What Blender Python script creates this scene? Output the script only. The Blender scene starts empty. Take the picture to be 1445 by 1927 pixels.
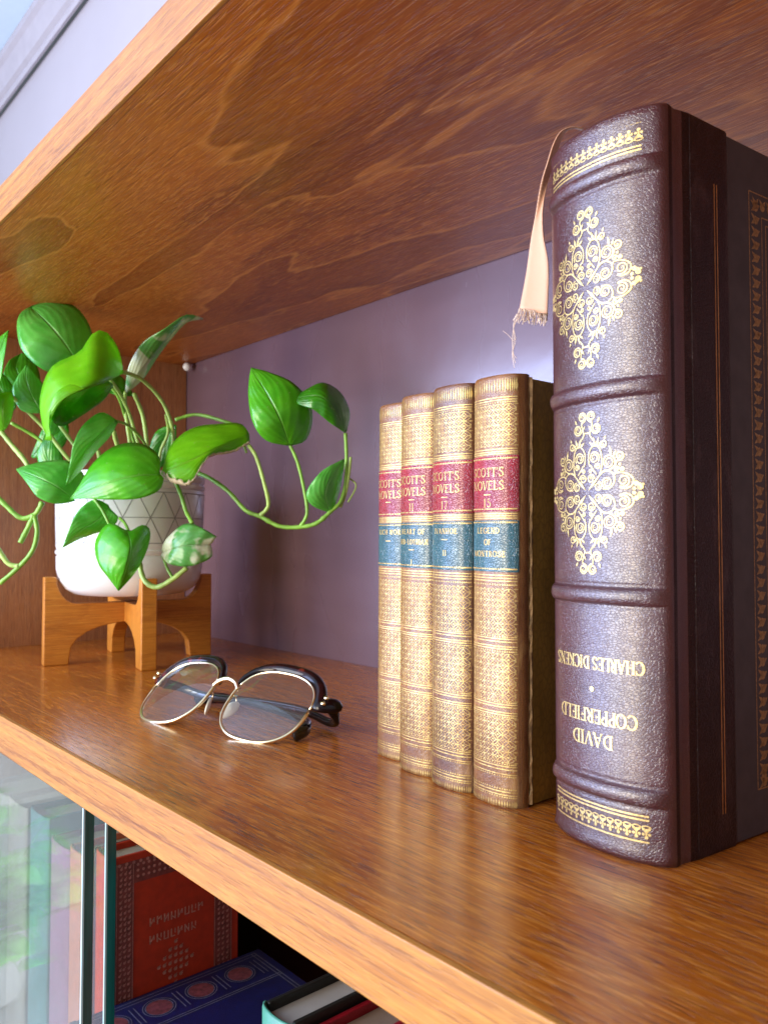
import bpy, bmesh, math, random
from mathutils import Vector, Matrix
R = math.radians
sc = bpy.context.scene
col = sc.collection
random.seed(7)

# ------------------------------------------------------------------ camera
PW, PH, FPX = 1445.0, 1927.0, 1500.0
PITCH = math.atan(51.5 / FPX)
AZ = R(138.658)
CAM = Vector((0.0, -0.14, 0.1022))
FWD = Vector((math.cos(AZ) * math.cos(PITCH), math.sin(AZ) * math.cos(PITCH), math.sin(PITCH)))
RGT = Vector((math.sin(AZ), -math.cos(AZ), 0.0))
UPV = RGT.cross(FWD)
cam = bpy.data.cameras.new("camera")
camo = bpy.data.objects.new("camera", cam)
col.objects.link(camo)
sc.camera = camo
cam.sensor_fit = 'HORIZONTAL'
cam.sensor_width = 36.0
cam.lens = 36.0 * FPX / PW
cam.clip_start, cam.clip_end = 0.01, 50.0
camo.matrix_world = Matrix((
    (RGT.x, UPV.x, -FWD.x, CAM.x), (RGT.y, UPV.y, -FWD.y, CAM.y),
    (RGT.z, UPV.z, -FWD.z, CAM.z), (0, 0, 0, 1)))
cam.dof.use_dof = True
cam.dof.focus_distance = 0.36
cam.dof.aperture_fstop = 30.0


def at(x, y, d):
    """point seen at photo pixel x, y, at distance d along the view axis"""
    return CAM + d * (FWD + RGT * ((x - PW / 2) / FPX) - UPV * ((y - PH / 2) / FPX))


# ------------------------------------------------------------------ world and lamps (indoor daylight)
w = bpy.data.worlds.new("World")
sc.world = w
w.use_nodes = True
bg = w.node_tree.nodes['Background']
bg.inputs[0].default_value = (0.94, 0.88, 0.84, 1)
bg.inputs[1].default_value = 0.37


def area(name, loc, target, sx, sy, power, colr):
    L = bpy.data.lights.new(name, 'AREA')
    L.shape = 'RECTANGLE'
    L.size, L.size_y, L.energy, L.color = sx, sy, power, colr
    o = bpy.data.objects.new(name, L)
    o.location = loc
    o.rotation_euler = (Vector(target) - Vector(loc)).to_track_quat('-Z', 'Y').to_euler()
    col.objects.link(o)
    return o


def win(name, azi, dist, width, z0, z1, power, colr=(0.90, 0.94, 1.0)):
    px, py = -0.25 + dist * math.cos(R(azi)), 0.1 + dist * math.sin(R(azi))
    zc = (z0 + z1) / 2
    area(name, (px, py, zc), (-0.25, 0.1, zc), width, z1 - z0, power, colr)


win("window_lamp_a", 247, 1.7, 0.42, -0.55, 1.25, 23, (0.82, 0.88, 1.0))
win("window_lamp_b", 229, 1.7, 0.50, -0.60, 1.25, 25, (0.44, 0.58, 1.0))
win("window_lamp_c", 266, 1.8, 0.50, -0.50, 1.10, 25, (1.0, 0.90, 0.76))

sc.view_settings.view_transform = 'Standard'
sc.view_settings.look = 'None'
sc.view_settings.exposure = 0.62
sc.view_settings.gamma = 1.0
sc.cycles.use_denoising = True
sc.cycles.max_bounces = 8
sc.cycles.transparent_max_bounces = 16
sc.cycles.caustics_reflective = False
sc.cycles.caustics_refractive = False
sc.cycles.sample_clamp_indirect = 6.0


# ------------------------------------------------------------------ material helpers
class NT:
    def __init__(s, name):
        s.m = bpy.data.materials.new(name)
        s.m.use_nodes = True
        s.t = s.m.node_tree
        s.t.nodes.clear()
        s.out = s.n('ShaderNodeOutputMaterial')
        s.tc = s.n('ShaderNodeTexCoord')

    def n(s, typ, **kw):
        nd = s.t.nodes.new(typ)
        for k, v in kw.items():
            setattr(nd, k, v)
        return nd

    def l(s, a, b):
        s.t.links.new(a, b)

    def bsdf(s, **kw):
        b = s.n('ShaderNodeBsdfPrincipled')
        for k, v in kw.items():
            k = k.replace('_', ' ')
            if k in b.inputs:
                b.inputs[k].default_value = v
        s.l(b.outputs[0], s.out.inputs[0])
        s.b = b
        return b

    def mapping(s, scale=(1, 1, 1), rot=(0, 0, 0), loc=(0, 0, 0), src='Object'):
        mp = s.n('ShaderNodeMapping')
        mp.inputs['Scale'].default_value = scale
        mp.inputs['Rotation'].default_value = rot
        mp.inputs['Location'].default_value = loc
        s.l(s.tc.outputs[src], mp.inputs['Vector'])
        return mp.outputs[0]

    def noise(s, vec, scale=5, detail=3, rough=0.5, dist=0.0):
        n = s.n('ShaderNodeTexNoise')
        n.inputs['Scale'].default_value = scale
        n.inputs['Detail'].default_value = detail
        n.inputs['Roughness'].default_value = rough
        n.inputs['Distortion'].default_value = dist
        s.l(vec, n.inputs['Vector'])
        return n.outputs['Fac']

    def voro(s, vec, scale, feature='F1'):
        n = s.n('ShaderNodeTexVoronoi')
        n.feature = feature
        n.inputs['Scale'].default_value = scale
        s.l(vec, n.inputs['Vector'])
        return n.outputs['Distance']

    def ramp(s, fac, stops, interp='LINEAR'):
        r = s.n('ShaderNodeValToRGB')
        e = r.color_ramp.elements
        r.color_ramp.interpolation = interp
        while len(e) < len(stops):
            e.new(0.5)
        for i, (p, c) in enumerate(stops):
            e[i].position = p
            e[i].color = (c[0], c[1], c[2], 1) if isinstance(c, (tuple, list)) else (c, c, c, 1)
        s.l(fac, r.inputs[0])
        return r.outputs[0]

    def math(s, op, a, b=0.0, c=0.0):
        m = s.n('ShaderNodeMath', operation=op)
        for i, v in enumerate((a, b, c)):
            if isinstance(v, (int, float)):
                m.inputs[i].default_value = v
            else:
                s.l(v, m.inputs[i])
        return m.outputs[0]

    def mix(s, fac, a, b, blend='MIX'):
        m = s.n('ShaderNodeMix', data_type='RGBA', blend_type=blend)
        for i, v in ((0, fac), (6, a), (7, b)):
            if isinstance(v, (int, float)):
                m.inputs[i].default_value = v
            elif isinstance(v, (tuple, list)):
                m.inputs[i].default_value = (v[0], v[1], v[2], 1)
            else:
                s.l(v, m.inputs[i])
        return m.outputs[2]

    def bump(s, h, dist=0.001, strength=1.0, prev=None):
        b = s.n('ShaderNodeBump')
        b.inputs['Distance'].default_value = dist
        b.inputs['Strength'].default_value = strength
        s.l(h, b.inputs['Height'])
        if prev is not None:
            s.l(prev, b.inputs['Normal'])
        return b.outputs[0]


def wood(name, dark, mid, light, axis='X', rings=9.0, rough=0.32, fine=0.5, seed=0.0, pores=1.0, coat=0.0, bumpd=0.00012, spread=1.0, fine_u=9.0, streak=0.4, figure=0.0, along=1.6):
    s = NT(name)
    b = s.bsdf(Roughness=rough, Coat_Weight=coat, Coat_Roughness=0.12)
    ax = {'X': 0, 'Y': 1, 'Z': 2}[axis]

    def sc3(along, across):
        v = [across] * 3
        v[ax] = along
        return tuple(v)
    v = s.mapping(sc3(along * spread, 7.5 * spread), loc=(seed, seed * 2, seed * .7))
    n1 = s.noise(v, 1.0, 2.5, 0.45, 0.25)
    wob = s.noise(s.mapping(sc3(9, 60), loc=(seed, 0, 0)), 1.0, 2, 0.5)
    ringv = s.math('ADD', s.math('MULTIPLY', n1, rings), s.math('MULTIPLY', wob, 0.22))
    fr = s.math('FRACT', ringv)
    band = s.ramp(fr, [(0.0, 0.0), (0.06, 0.75), (0.5, 1.0), (0.86, 0.55), (1.0, 0.0)])
    fib = s.noise(s.mapping(sc3(fine_u, 420), loc=(seed, 0, 0)), 1.0, 4, 0.65, 0.1)
    broad = s.noise(s.mapping(sc3(2.5, 9), loc=(0, seed, 0)), 1.0, 3, 0.5)
    c1 = s.mix(band, dark, mid)
    c2 = s.mix(s.math('MULTIPLY', s.ramp(fib, [(0.38, 0), (0.66, 1)]), fine), c1, light)
    c3 = s.mix(s.ramp(broad, [(0.35, 0.45), (0.65, 0.0)]), c2, dark)
    po = s.noise(s.mapping(sc3(60, 1500), loc=(0, seed, seed)), 1.0, 2, 0.4)
    pm = s.ramp(po, [(0.575, 0.0), (0.61, 1.0)])
    c4 = s.mix(s.math('MULTIPLY', pm, 0.55 * pores), c3, tuple(x * 0.35 for x in dark))
    s.l(c4, b.inputs['Base Color'])
    rr = s.math('ADD', s.math('MULTIPLY', s.ramp(fib, [(0.3, 0.0), (0.7, 1.0)]), 0.10), rough - 0.04)
    s.l(rr, b.inputs['Roughness'])
    st = s.ramp(s.noise(s.mapping(sc3(85, 1350), loc=(seed, seed, 0)), 1.0, 2, 0.5), [(0.555, 0.0), (0.595, 1.0)])
    st2 = s.ramp(s.noise(s.mapping(sc3(16, 1000), loc=(seed * 2, 0, seed)), 1.0, 3, 0.55), [(0.50, 0.0), (0.62, 1.0)])
    c4 = s.mix(s.math('MULTIPLY', st2, 0.30 + 0.4 * streak), c4, mid)
    st3 = s.ramp(s.noise(s.mapping(sc3(12, 700), loc=(seed * 3, 0, seed)), 1.0, 3, 0.55), [(0.54, 0.0), (0.64, 1.0)])
    c4 = s.mix(s.math('MULTIPLY', st3, 0.38), c4, dark)
    c5 = s.mix(s.math('MULTIPLY', st, streak * 0.75), c4, light)
    if figure:      # flame figure: darker tongues with a pale outline
        fg = s.noise(s.mapping(sc3(4.2, 17), loc=(seed * 1.7, seed, seed)), 1.0, 3, 0.5, 0.35)
        c5 = s.mix(s.math('MULTIPLY', s.ramp(fg, [(0.555, 0.0), (0.575, 1.0), (0.70, 0.5)]), 0.62 * figure), c5, tuple(x * .8 for x in dark))
        c5 = s.mix(s.math('MULTIPLY', s.ramp(fg, [(0.535, 0.0), (0.556, 1.0), (0.572, 0.0)]), 0.55 * figure), c5, light)
    s.l(c5, b.inputs['Base Color'])
    h = s.math('SUBTRACT', s.math('ADD', s.math('MULTIPLY', fib, 0.45), s.math('MULTIPLY', band, 0.35)), s.math('MULTIPLY', pm, 0.8 * pores))
    s.l(s.bump(h, bumpd, 1.0), b.inputs['Normal'])
    return s.m


def plain(name, c, rough=0.5, var=0.12, scale=40, metallic=0.0, bump=0.0, bscale=300, coat=0.0, spec=0.5, mp=(1, 1, 1)):
    s = NT(name)
    b = s.bsdf(Roughness=rough, Metallic=metallic, Coat_Weight=coat, Coat_Roughness=0.08, Specular_IOR_Level=spec)
    v = s.mapping(mp)
    n = s.noise(v, scale, 4, 0.6)
    lo = tuple(x * (1 - var) for x in c)
    hi = tuple(min(1, x * (1 + var)) for x in c)
    s.l(s.ramp(n, [(0.3, lo), (0.7, hi)]), b.inputs['Base Color'])
    if bump:
        s.l(s.bump(s.noise(v, bscale, 3, 0.6), bump, 1.0), b.inputs['Normal'])
    return s.m


def leather(name, c, c2, rough=0.36, cell=800, bumpd=0.00025, coat=0.2, stretch=(1, 1, 1), spec=0.6, lines=0.55, wear=0.0, wearc=(0.4, 0.2, 0.1)):
    s = NT(name)
    b = s.bsdf(Roughness=rough, Coat_Weight=coat, Coat_Roughness=0.3, Specular_IOR_Level=spec)
    v = s.mapping(stretch)
    # warp the cells a little
    wv = s.n('ShaderNodeTexNoise')
    wv.inputs['Scale'].default_value = 260
    s.l(v, wv.inputs['Vector'])
    addv = s.n('ShaderNodeVectorMath', operation='MULTIPLY_ADD')
    s.l(wv.outputs['Color'], addv.inputs[0])
    addv.inputs[1].default_value = (0.0022, 0.0022, 0.0022)
    s.l(v, addv.inputs[2])
    d = s.voro(addv.outputs[0], cell, 'DISTANCE_TO_EDGE')
    cells = s.ramp(d, [(0.0, 0.0), (0.16, 1.0)])
    big = s.noise(v, 60, 4, 0.6)
    cc = s.mix(s.ramp(big, [(0.35, 0), (0.65, 1)]), c, c2)
    cc = s.mix(s.math('MULTIPLY', s.math('SUBTRACT', 1.0, cells), lines), cc, tuple(x * 0.35 for x in c))
    if wear:
        wn = s.noise(s.mapping((120, 120, 45)), 1.0, 5, 0.7, 0.4)
        cc = s.mix(s.math('MULTIPLY', s.ramp(wn, [(0.52, 0), (0.66, 1)]), wear), cc, wearc)
    s.l(cc, b.inputs['Base Color'])
    nb = s.bump(s.noise(v, 420, 2, 0.5), bumpd * 0.5, 1.0)
    s.l(s.bump(cells, bumpd, 1.0, nb), b.inputs['Normal'])
    return s.m


M = {}
M['shelf'] = wood('shelf_wood', (0.20, 0.036, 0.003), (0.42, 0.110, 0.008), (0.72, 0.28, 0.036), 'X', 6.0, 0.22, 0.35, 3.1, 1.1, 0.25, 0.00014, streak=0.60, figure=0.35)
M['shelf_up'] = wood('upper_shelf_wood', (0.19, 0.036, 0.004), (0.42, 0.108, 0.011), (0.74, 0.30, 0.060), 'X', 4.0, 0.34, 0.20, 8.37, 0.40, 0.0, 0.00026, 1.0, streak=0.50, figure=0.70)
M['side'] = wood('side_panel_wood', (0.24, 0.082, 0.028), (0.42, 0.165, 0.060), (0.58, 0.28, 0.12), 'Z', 5.0, 0.42, 0.6, 1.3, 0.8)
M['edge'] = wood('edge_band_wood', (0.20, 0.060, 0.010), (0.45, 0.175, 0.024), (0.58, 0.27, 0.048), 'X', 15.0, 0.42, 0.5, 5.2, 0.6, 0.05, 0.00006, 2.6, fine_u=5.0, streak=0.35, along=0.22)
M['stand'] = wood('plant_stand_wood', (0.38, 0.12, 0.014), (0.56, 0.21, 0.024), (0.68, 0.31, 0.05), 'X', 7.0, 0.36, 0.4, 2.2, 0.4, 0.3, 0.00004, 2.5)
# glossy mauve wall paint
s = NT('mauve_wall_paint')
b = s.bsdf(Roughness=0.26, Specular_IOR_Level=1.0, Coat_Weight=0.5, Coat_Roughness=0.10)
nn = s.noise(s.mapping((3, 3, 14)), 1.0, 3, 0.6)
s.l(s.ramp(nn, [(0.3, (0.12, 0.070, 0.095)), (0.7, (0.165, 0.100, 0.130))]), b.inputs['Base Color'])
s.l(s.bump(s.noise(s.mapping((22, 22, 30)), 1.0, 3, 0.5), 0.0007, 0.5), b.inputs['Normal'])
sm_ = s.noise(s.mapping((9, 9, 2.6), loc=(3.1, 0, 1.7)), 1.0, 3, 0.55, 0.5)
s.l(s.math('ADD', s.math('MULTIPLY', sm_, 0.30), 0.11), b.inputs['Roughness'])
M['wall'] = s.m
M['roomwall'] = plain('lavender_wall_paint', (0.35, 0.32, 0.35), 0.6, 0.03, 6)
M['ceiling'] = plain('ceiling_glare_blue', (0.62, 0.76, 0.88), 0.8, 0.02)  # bluish glare put into the ceiling colour
M['cornice'] = plain('cornice_paint', (0.35, 0.32, 0.35), 0.6, 0.05)

M['bigleather'] = leather('burgundy_pebbled_leather', (0.050, 0.011, 0.018), (0.070, 0.017, 0.025), 0.35, 1050, 0.00008, 0.6, (0.7, 1, 1.35), 1.0, 0.30)
M['bigshade'] = leather('burgundy_leather_shaded', (0.012, 0.002, 0.0035), (0.020, 0.0035, 0.005), 0.40, 700, 0.00008, 0.0, (1, 1, 1.1), 0.45, 0.4, 0.35, (0.10, 0.06, 0.065))  # spine leather darkened for the side turned from the windows, plus scuffs
M['bigcloth'] = plain('charcoal_cloth', (0.058, 0.050, 0.060), 0.6, 0.2, 120, bump=0.00005, bscale=1800)
M['gold'] = None
s = NT('gold_foil')
b = s.bsdf(Roughness=0.46, Metallic=0.75)
nn = s.noise(s.mapping(), 900, 3, 0.7)
s.l(s.ramp(nn, [(0.25, (0.42, 0.27, 0.09)), (0.55, (0.78, 0.60, 0.27))]), b.inputs['Base Color'])
s.l(s.bump(nn, 0.0001, 0.6), b.inputs['Normal'])
M['gold'] = s.m
s = NT('rubbed_gilt')
b = s.bsdf(Roughness=0.48, Metallic=0.7)
nn = s.noise(s.mapping(), 900, 3, 0.7)
wn = s.noise(s.mapping((1, 1, .6)), 190, 4, 0.65)
cg = s.ramp(nn, [(0.25, (0.38, 0.23, 0.07)), (0.55, (0.74, 0.55, 0.22))])
s.l(s.mix(s.ramp(wn, [(0.36, 0.7), (0.54, 0.0)]), cg, (0.36, 0.18, 0.06)), b.inputs['Base Color'])
s.l(s.math('SUBTRACT', 0.75, s.math('MULTIPLY', s.ramp(wn, [(0.36, 0.7), (0.54, 0.0)]), 0.6)), b.inputs['Metallic'])
M['rubbed'] = s.m  # rubbed gilt
s = NT('dull_gilt_tooling')
b = s.bsdf(Roughness=0.5, Metallic=0.5)
nn = s.noise(s.mapping(), 700, 3, 0.7)
s.l(s.ramp(nn, [(0.3, (0.24, 0.14, 0.06)), (0.6, (0.50, 0.32, 0.15))]), b.inputs['Base Color'])
M['dullgold'] = s.m
s = NT('bright_gold_line')
b = s.bsdf(Roughness=0.35, Metallic=0.6)
nn = s.noise(s.mapping((1, 1, .25)), 700, 3, 0.7)
s.l(s.ramp(nn, [(0.3, (0.45, 0.20, 0.06)), (0.6, (0.80, 0.45, 0.16))]), b.inputs['Base Color'])
M['goldline'] = s.m
M['tan'] = leather('tan_calf_leather', (0.19, 0.068, 0.020), (0.31, 0.125, 0.036), 0.30, 1500, 0.00006, 0.3, (1, 1, 1), 0.7, 0.55, 0.45, (0.58, 0.33, 0.12))
M['tan_reflect'] = leather('calf_reflection_brown', (0.12, 0.045, 0.024), (0.22, 0.085, 0.035), 0.30, 1500, 0.00005, 0.3, (1, 1, 1), 0.7, 0.55, 0.5, (0.55, 0.32, 0.14))  # tan calf with a brownish reflection painted into its colour
M['boardcalf'] = leather('olive_calf_board', (0.34, 0.19, 0.028), (0.48, 0.28, 0.05), 0.30, 500, 0.00003, 0.2, (1, 1, .5), 0.6, 0.4, 0.25, (0.24, 0.14, 0.04))
M['redlabel'] = leather('crimson_label_leather', (0.26, 0.006, 0.020), (0.38, 0.014, 0.036), 0.26, 1300, 0.00012, 0.2, (1, 1, 1), 0.8)
M['teallabel'] = leather('teal_label_leather', (0.012, 0.075, 0.10), (0.02, 0.11, 0.14), 0.24, 1300, 0.00012, 0.4, (1, 1, 1), 0.8)
M['worn'] = plain('worn_leather_edge', (0.30, 0.18, 0.08), 0.7, 0.5, 250, bump=0.0004, bscale=500)
M['paper'] = plain('page_block_paper', (0.55, 0.48, 0.36), 0.8, 0.12, 30, bump=0.0003, bscale=8, mp=(900, 20, 1))
M['ribbon'] = None
s = NT('peach_satin')
b = s.bsdf(Roughness=0.45, Sheen_Weight=0.4, Subsurface_Weight=0.0)
wv = s.n('ShaderNodeTexWave')
wv.inputs['Scale'].default_value = 900
wv.inputs['Distortion'].default_value = 1.0
s.l(s.mapping((1, 1, 0.9)), wv.inputs['Vector'])
s.l(s.mix(wv.outputs['Fac'], (0.60, 0.32, 0.20), (0.70, 0.40, 0.26)), b.inputs['Base Color'])
s.l(s.bump(wv.outputs['Fac'], 0.0001, 0.6), b.inputs['Normal'])
M['ribbon'] = s.m
M['thread'] = plain('frayed_thread', (0.85, 0.66, 0.54), 0.8)
# ceramic
s = NT('white_glazed_ceramic')
b = s.bsdf(Base_Color=(0.80, 0.80, 0.79, 1), Roughness=0.16, Coat_Weight=0.3)
nn = s.noise(s.mapping(), 25, 3, 0.5)
s.l(s.ramp(nn, [(0.3, (0.70, 0.70, 0.69)), (0.7, (0.76, 0.76, 0.75))]), b.inputs['Base Color'])
M['ceramic'] = s.m
M['groove'] = plain('incised_groove_grey', (0.26, 0.26, 0.26), 0.5)
M['soil'] = plain('potting_soil', (0.05, 0.03, 0.02), 0.95, 0.5, 300, bump=0.004, bscale=300)


def leafmat(name, a, bcol, light, gloss=0.28, var=None, trans=0.35):
    s = NT(name)
    b = s.bsdf(Roughness=gloss, Specular_IOR_Level=0.6, Coat_Weight=0.5, Coat_Roughness=0.18)
    uv = s.mapping(src='UV')
    sep = s.n('ShaderNodeSeparateXYZ')
    s.l(uv, sep.inputs[0])
    across = s.math('ABSOLUTE', s.math('SUBTRACT', sep.outputs[0], 0.5))
    vein = s.n('ShaderNodeTexWave')
    vein.bands_direction = 'DIAGONAL'
    comb = s.n('ShaderNodeCombineXYZ')
    s.l(s.math('MULTIPLY', across, -1.6), comb.inputs[0])
    s.l(sep.outputs[1], comb.inputs[1])
    vein.inputs['Scale'].default_value = 3.2
    vein.inputs['Distortion'].default_value = 1.6
    vein.inputs['Detail'].default_value = 2
    s.l(comb.outputs[0], vein.inputs['Vector'])
    n = s.noise(s.mapping(), 55, 4, 0.6)
    c = s.mix(s.ramp(n, [(0.35, 0), (0.65, 1)]), a, bcol)
    c = s.mix(s.math('MULTIPLY', vein.outputs['Fac'], 0.07), c, light)
    mid = s.ramp(across, [(0.0, 1.0), (0.022, 0.0)])
    c = s.mix(s.math('MULTIPLY', mid, 0.6), c, light)
    if var:
        vn = s.noise(s.mapping((30, 30, 30), rot=(0.5, 0.3, 0.8)), 1.0, 3, 0.55, 0.6)
        c = s.mix(s.ramp(vn, [(0.50, 0), (0.56, 1)]), c, var)
    sp = s.noise(s.mapping(), 420, 3, 0.6)
    c = s.mix(s.math('MULTIPLY', s.ramp(sp, [(0.66, 0), (0.72, 1)]), 0.45), c, (0.50, 0.62, 0.25))
    s.l(c, b.inputs['Base Color'])
    s.l(s.bump(s.math('ADD', s.math('MULTIPLY', vein.outputs['Fac'], 0.35), s.math('ADD', s.math('MULTIPLY', mid, -2.0), s.math('MULTIPLY', n, 1.2))), 0.0007, 0.6), b.inputs['Normal'])
    tr = s.n('ShaderNodeBsdfTranslucent')
    s.l(s.mix(0.6, c, (0.35, 0.75, 0.02), 'MIX'), tr.inputs['Color'])
    ms = s.n('ShaderNodeMixShader')
    ms.inputs[0].default_value = trans
    s.l(b.outputs[0], ms.inputs[1])
    s.l(tr.outputs[0], ms.inputs[2])
    s.l(ms.outputs[0], s.out.inputs[0])
    return s.m


M['leaf'] = leafmat('green_leaf', (0.07, 0.46, 0.014), (0.13, 0.58, 0.02), (0.28, 0.70, 0.10), 0.26, None, 0.40)
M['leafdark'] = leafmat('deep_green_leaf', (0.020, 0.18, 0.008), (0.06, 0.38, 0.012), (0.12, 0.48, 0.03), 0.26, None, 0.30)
M['leafpale'] = leafmat('pale_green_leaf', (0.09, 0.50, 0.055), (0.17, 0.64, 0.10), (0.42, 0.80, 0.28), 0.26, None, 0.42)
M['leaflime'] = leafmat('lime_green_leaf', (0.17, 0.62, 0.008), (0.27, 0.74, 0.012), (0.46, 0.82, 0.06), 0.32, None, 0.5)
M['leafvar'] = leafmat('variegated_leaf', (0.09, 0.36, 0.07), (0.14, 0.45, 0.09), (0.35, 0.62, 0.25), 0.3, (0.72, 0.74, 0.55))
M['brown'] = plain('dry_leaf_edge', (0.50, 0.42, 0.26), 0.7, 0.35, 300)
M['stem'] = plain('green_stem', (0.20, 0.42, 0.05), 0.4, 0.3, 70)
M['stempale'] = plain('pale_stem', (0.34, 0.50, 0.12), 0.42, 0.25, 70)


def thinglass(name, tint, rough=0.01, ior=1.5, extra=0.0):
    s = NT(name)
    geo = s.n('ShaderNodeNewGeometry')
    dt = s.n('ShaderNodeVectorMath', operation='DOT_PRODUCT')
    s.l(geo.outputs['Normal'], dt.inputs[0])
    s.l(geo.outputs['Incoming'], dt.inputs[1])
    f0 = ((ior - 1) / (ior + 1)) ** 2
    fres = s.math('ADD', s.math('MULTIPLY', s.math('POWER', s.math('SUBTRACT', 1.0, s.math('ABSOLUTE', dt.outputs['Value'])), 5.0), 1 - f0), f0)
    gl = s.n('ShaderNodeBsdfGlossy')
    gl.inputs['Roughness'].default_value = rough
    gl.inputs['Color'].default_value = (0.95, 0.97, 1, 1)
    tr = s.n('ShaderNodeBsdfTransparent')
    tr.inputs['Color'].default_value = (*tint, 1)
    ms = s.n('ShaderNodeMixShader')
    dust = s.math('MULTIPLY', s.ramp(s.noise(s.mapping(), 60, 4, 0.7), [(0.3, 0.6), (0.8, 1.4)]), extra)
    s.l(fres, ms.inputs[0])
    s.l(tr.outputs[0], ms.inputs[1])
    s.l(gl.outputs[0], ms.inputs[2])
    df = s.n('ShaderNodeBsdfDiffuse')
    df.inputs['Color'].default_value = (0.75, 0.78, 0.82, 1)
    m2 = s.n('ShaderNodeMixShader')
    s.l(dust, m2.inputs[0])
    s.l(ms.outputs[0], m2.inputs[1])
    s.l(df.outputs[0], m2.inputs[2])
    s.l(m2.outputs[0], s.out.inputs[0])
    return s.m


M['lens'] = thinglass('spectacle_lens', (0.96, 0.98, 0.985), 0.015, 1.7, 0.035)
M['pane'] = thinglass('door_glass', (0.95, 0.98, 0.97), 0.02, 1.42, 0.03)
M['glassedge'] = plain('green_glass_edge', (0.006, 0.10, 0.095), 0.15, 0.4, 300, coat=0.3, mp=(1, 1, .05))
M['glassbevel'] = plain('ground_glass_bevel', (0.45, 0.62, 0.66), 0.3, 0.1)
s = NT('tortoiseshell_plastic')
b = s.bsdf(Roughness=0.08, Coat_Weight=0.0, Specular_IOR_Level=0.28)
s.l(s.ramp(s.noise(s.mapping(), 90, 2, 0.5), [(0.46, (0.006, 0.003, 0.004)), (0.64, (0.022, 0.004, 0.004)), (0.76, (0.20, 0.025, 0.012))]), b.inputs['Base Color'])
M['tort'] = s.m
M['black'] = plain('black_acetate', (0.006, 0.007, 0.008), 0.12, 0.3, coat=0.5)
M['metal'] = plain('polished_gold_metal', (0.92, 0.76, 0.48), 0.18, 0.05, metallic=1.0)
M['pad'] = plain('clear_silicone_pad', (0.80, 0.76, 0.62), 0.2, 0.08, coat=0.5)
M['pin'] = plain('white_plastic', (0.85, 0.85, 0.85), 0.3, 0.03)


# ------------------------------------------------------------------ object helpers
def tag(o, label=None, cat=None, group=None, kind=None):
    for k, v in (('label', label), ('category', cat), ('group', group), ('kind', kind)):
        if v:
            o[k] = v
    return o


def empty(name, loc, label, cat, rz=0.0, group=None):
    o = bpy.data.objects.new(name, None)
    o.empty_display_size = 0.02
    o.location = loc
    o.rotation_euler = (0, 0, rz)
    col.objects.link(o)
    return tag(o, label, cat, group)


class MB:
    def __init__(s):
        s.v, s.f, s.uv, s.mi = [], [], None, []

    def add(s, vs, fs):
        k = len(s.v)
        s.v += [tuple(v) for v in vs]
        s.f += [tuple(i + k for i in f) for f in fs]
        return s

    def box(s, x0, x1, y0, y1, z0, z1):
        vs = [(x, y, z) for z in (z0, z1) for y in (y0, y1) for x in (x0, x1)]
        return s.add(vs, [(0, 2, 3, 1), (4, 5, 7, 6), (0, 1, 5, 4), (2, 6, 7, 3), (0, 4, 6, 2), (1, 3, 7, 5)])

    def grid(s, rows, closed=False, flip=False):
        """rows: equal-length point lists"""
        n, m = len(rows), len(rows[0])
        fs = []
        for i in range(n - 1):
            for j in range(m if closed else m - 1):
                a, b_ = i * m + j, i * m + (j + 1) % m
                c, d = (i + 1) * m + (j + 1) % m, (i + 1) * m + j
                fs.append((a, d, c, b_) if flip else (a, b_, c, d))
        return s.add([p for r in rows for p in r], fs)

    def tube(s, pts, r, n=10, cap=True):
        pts = [Vector(p) for p in pts]
        rs = r if isinstance(r, (list, tuple)) else [r] * len(pts)
        rows = []
        up = Vector((0, 0, 1))
        prev = None
        for i, p in enumerate(pts):
            t = (pts[min(i + 1, len(pts) - 1)] - pts[max(i - 1, 0)]).normalized()
            if prev is None:
                a = t.cross(up)
                if a.length < 1e-3:
                    a = t.cross(Vector((1, 0, 0)))
            else:
                a = prev - t * prev.dot(t)
            a.normalize()
            prev = a
            b_ = t.cross(a)
            rr = rs[i]
            ru, rv = rr if isinstance(rr, tuple) else (rr, rr)
            rows.append([p + a * ru * math.cos(2 * math.pi * k / n) + b_ * rv * math.sin(2 * math.pi * k / n) for k in range(n)])
        k0 = len(s.v)
        s.grid(rows, True)
        if cap:
            s.f.append(tuple(k0 + k for k in range(n)))
            e = k0 + (len(rows) - 1) * n
            s.f.append(tuple(e + n - 1 - k for k in range(n)))
        return s

    def build(s, name, mat, parent=None, smooth=False, bevel=0.0, bseg=2, solid=0.0, sub=0, auto=None):
        me = bpy.data.meshes.new(name)
        me.from_pydata(s.v, [], s.f)
        if s.uv:
            ul = me.uv_layers.new(name='UVMap')
            for lp in me.loops:
                ul.data[lp.index].uv = s.uv[lp.vertex_index]
        bm = bmesh.new()
        bm.from_mesh(me)
        bmesh.ops.recalc_face_normals(bm, faces=bm.faces)
        bm.to_mesh(me)
        bm.free()
        me.materials.append(mat)
        o = bpy.data.objects.new(name, me)
        col.objects.link(o)
        if parent:
            o.parent = parent
        for p in me.polygons:
            p.use_smooth = smooth
        if auto:
            me.set_sharp_from_angle(angle=R(auto))
        if solid:
            md = o.modifiers.new('solid', 'SOLIDIFY')
            md.thickness = solid
            md.offset = 0
        if bevel:
            md = o.modifiers.new('bevel', 'BEVEL')
            md.width, md.segments, md.limit_method, md.angle_limit = bevel, bseg, 'ANGLE', R(40)
        if sub:
            md = o.modifiers.new('sub', 'SUBSURF')
            md.levels = md.render_levels = sub
        return o


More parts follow.
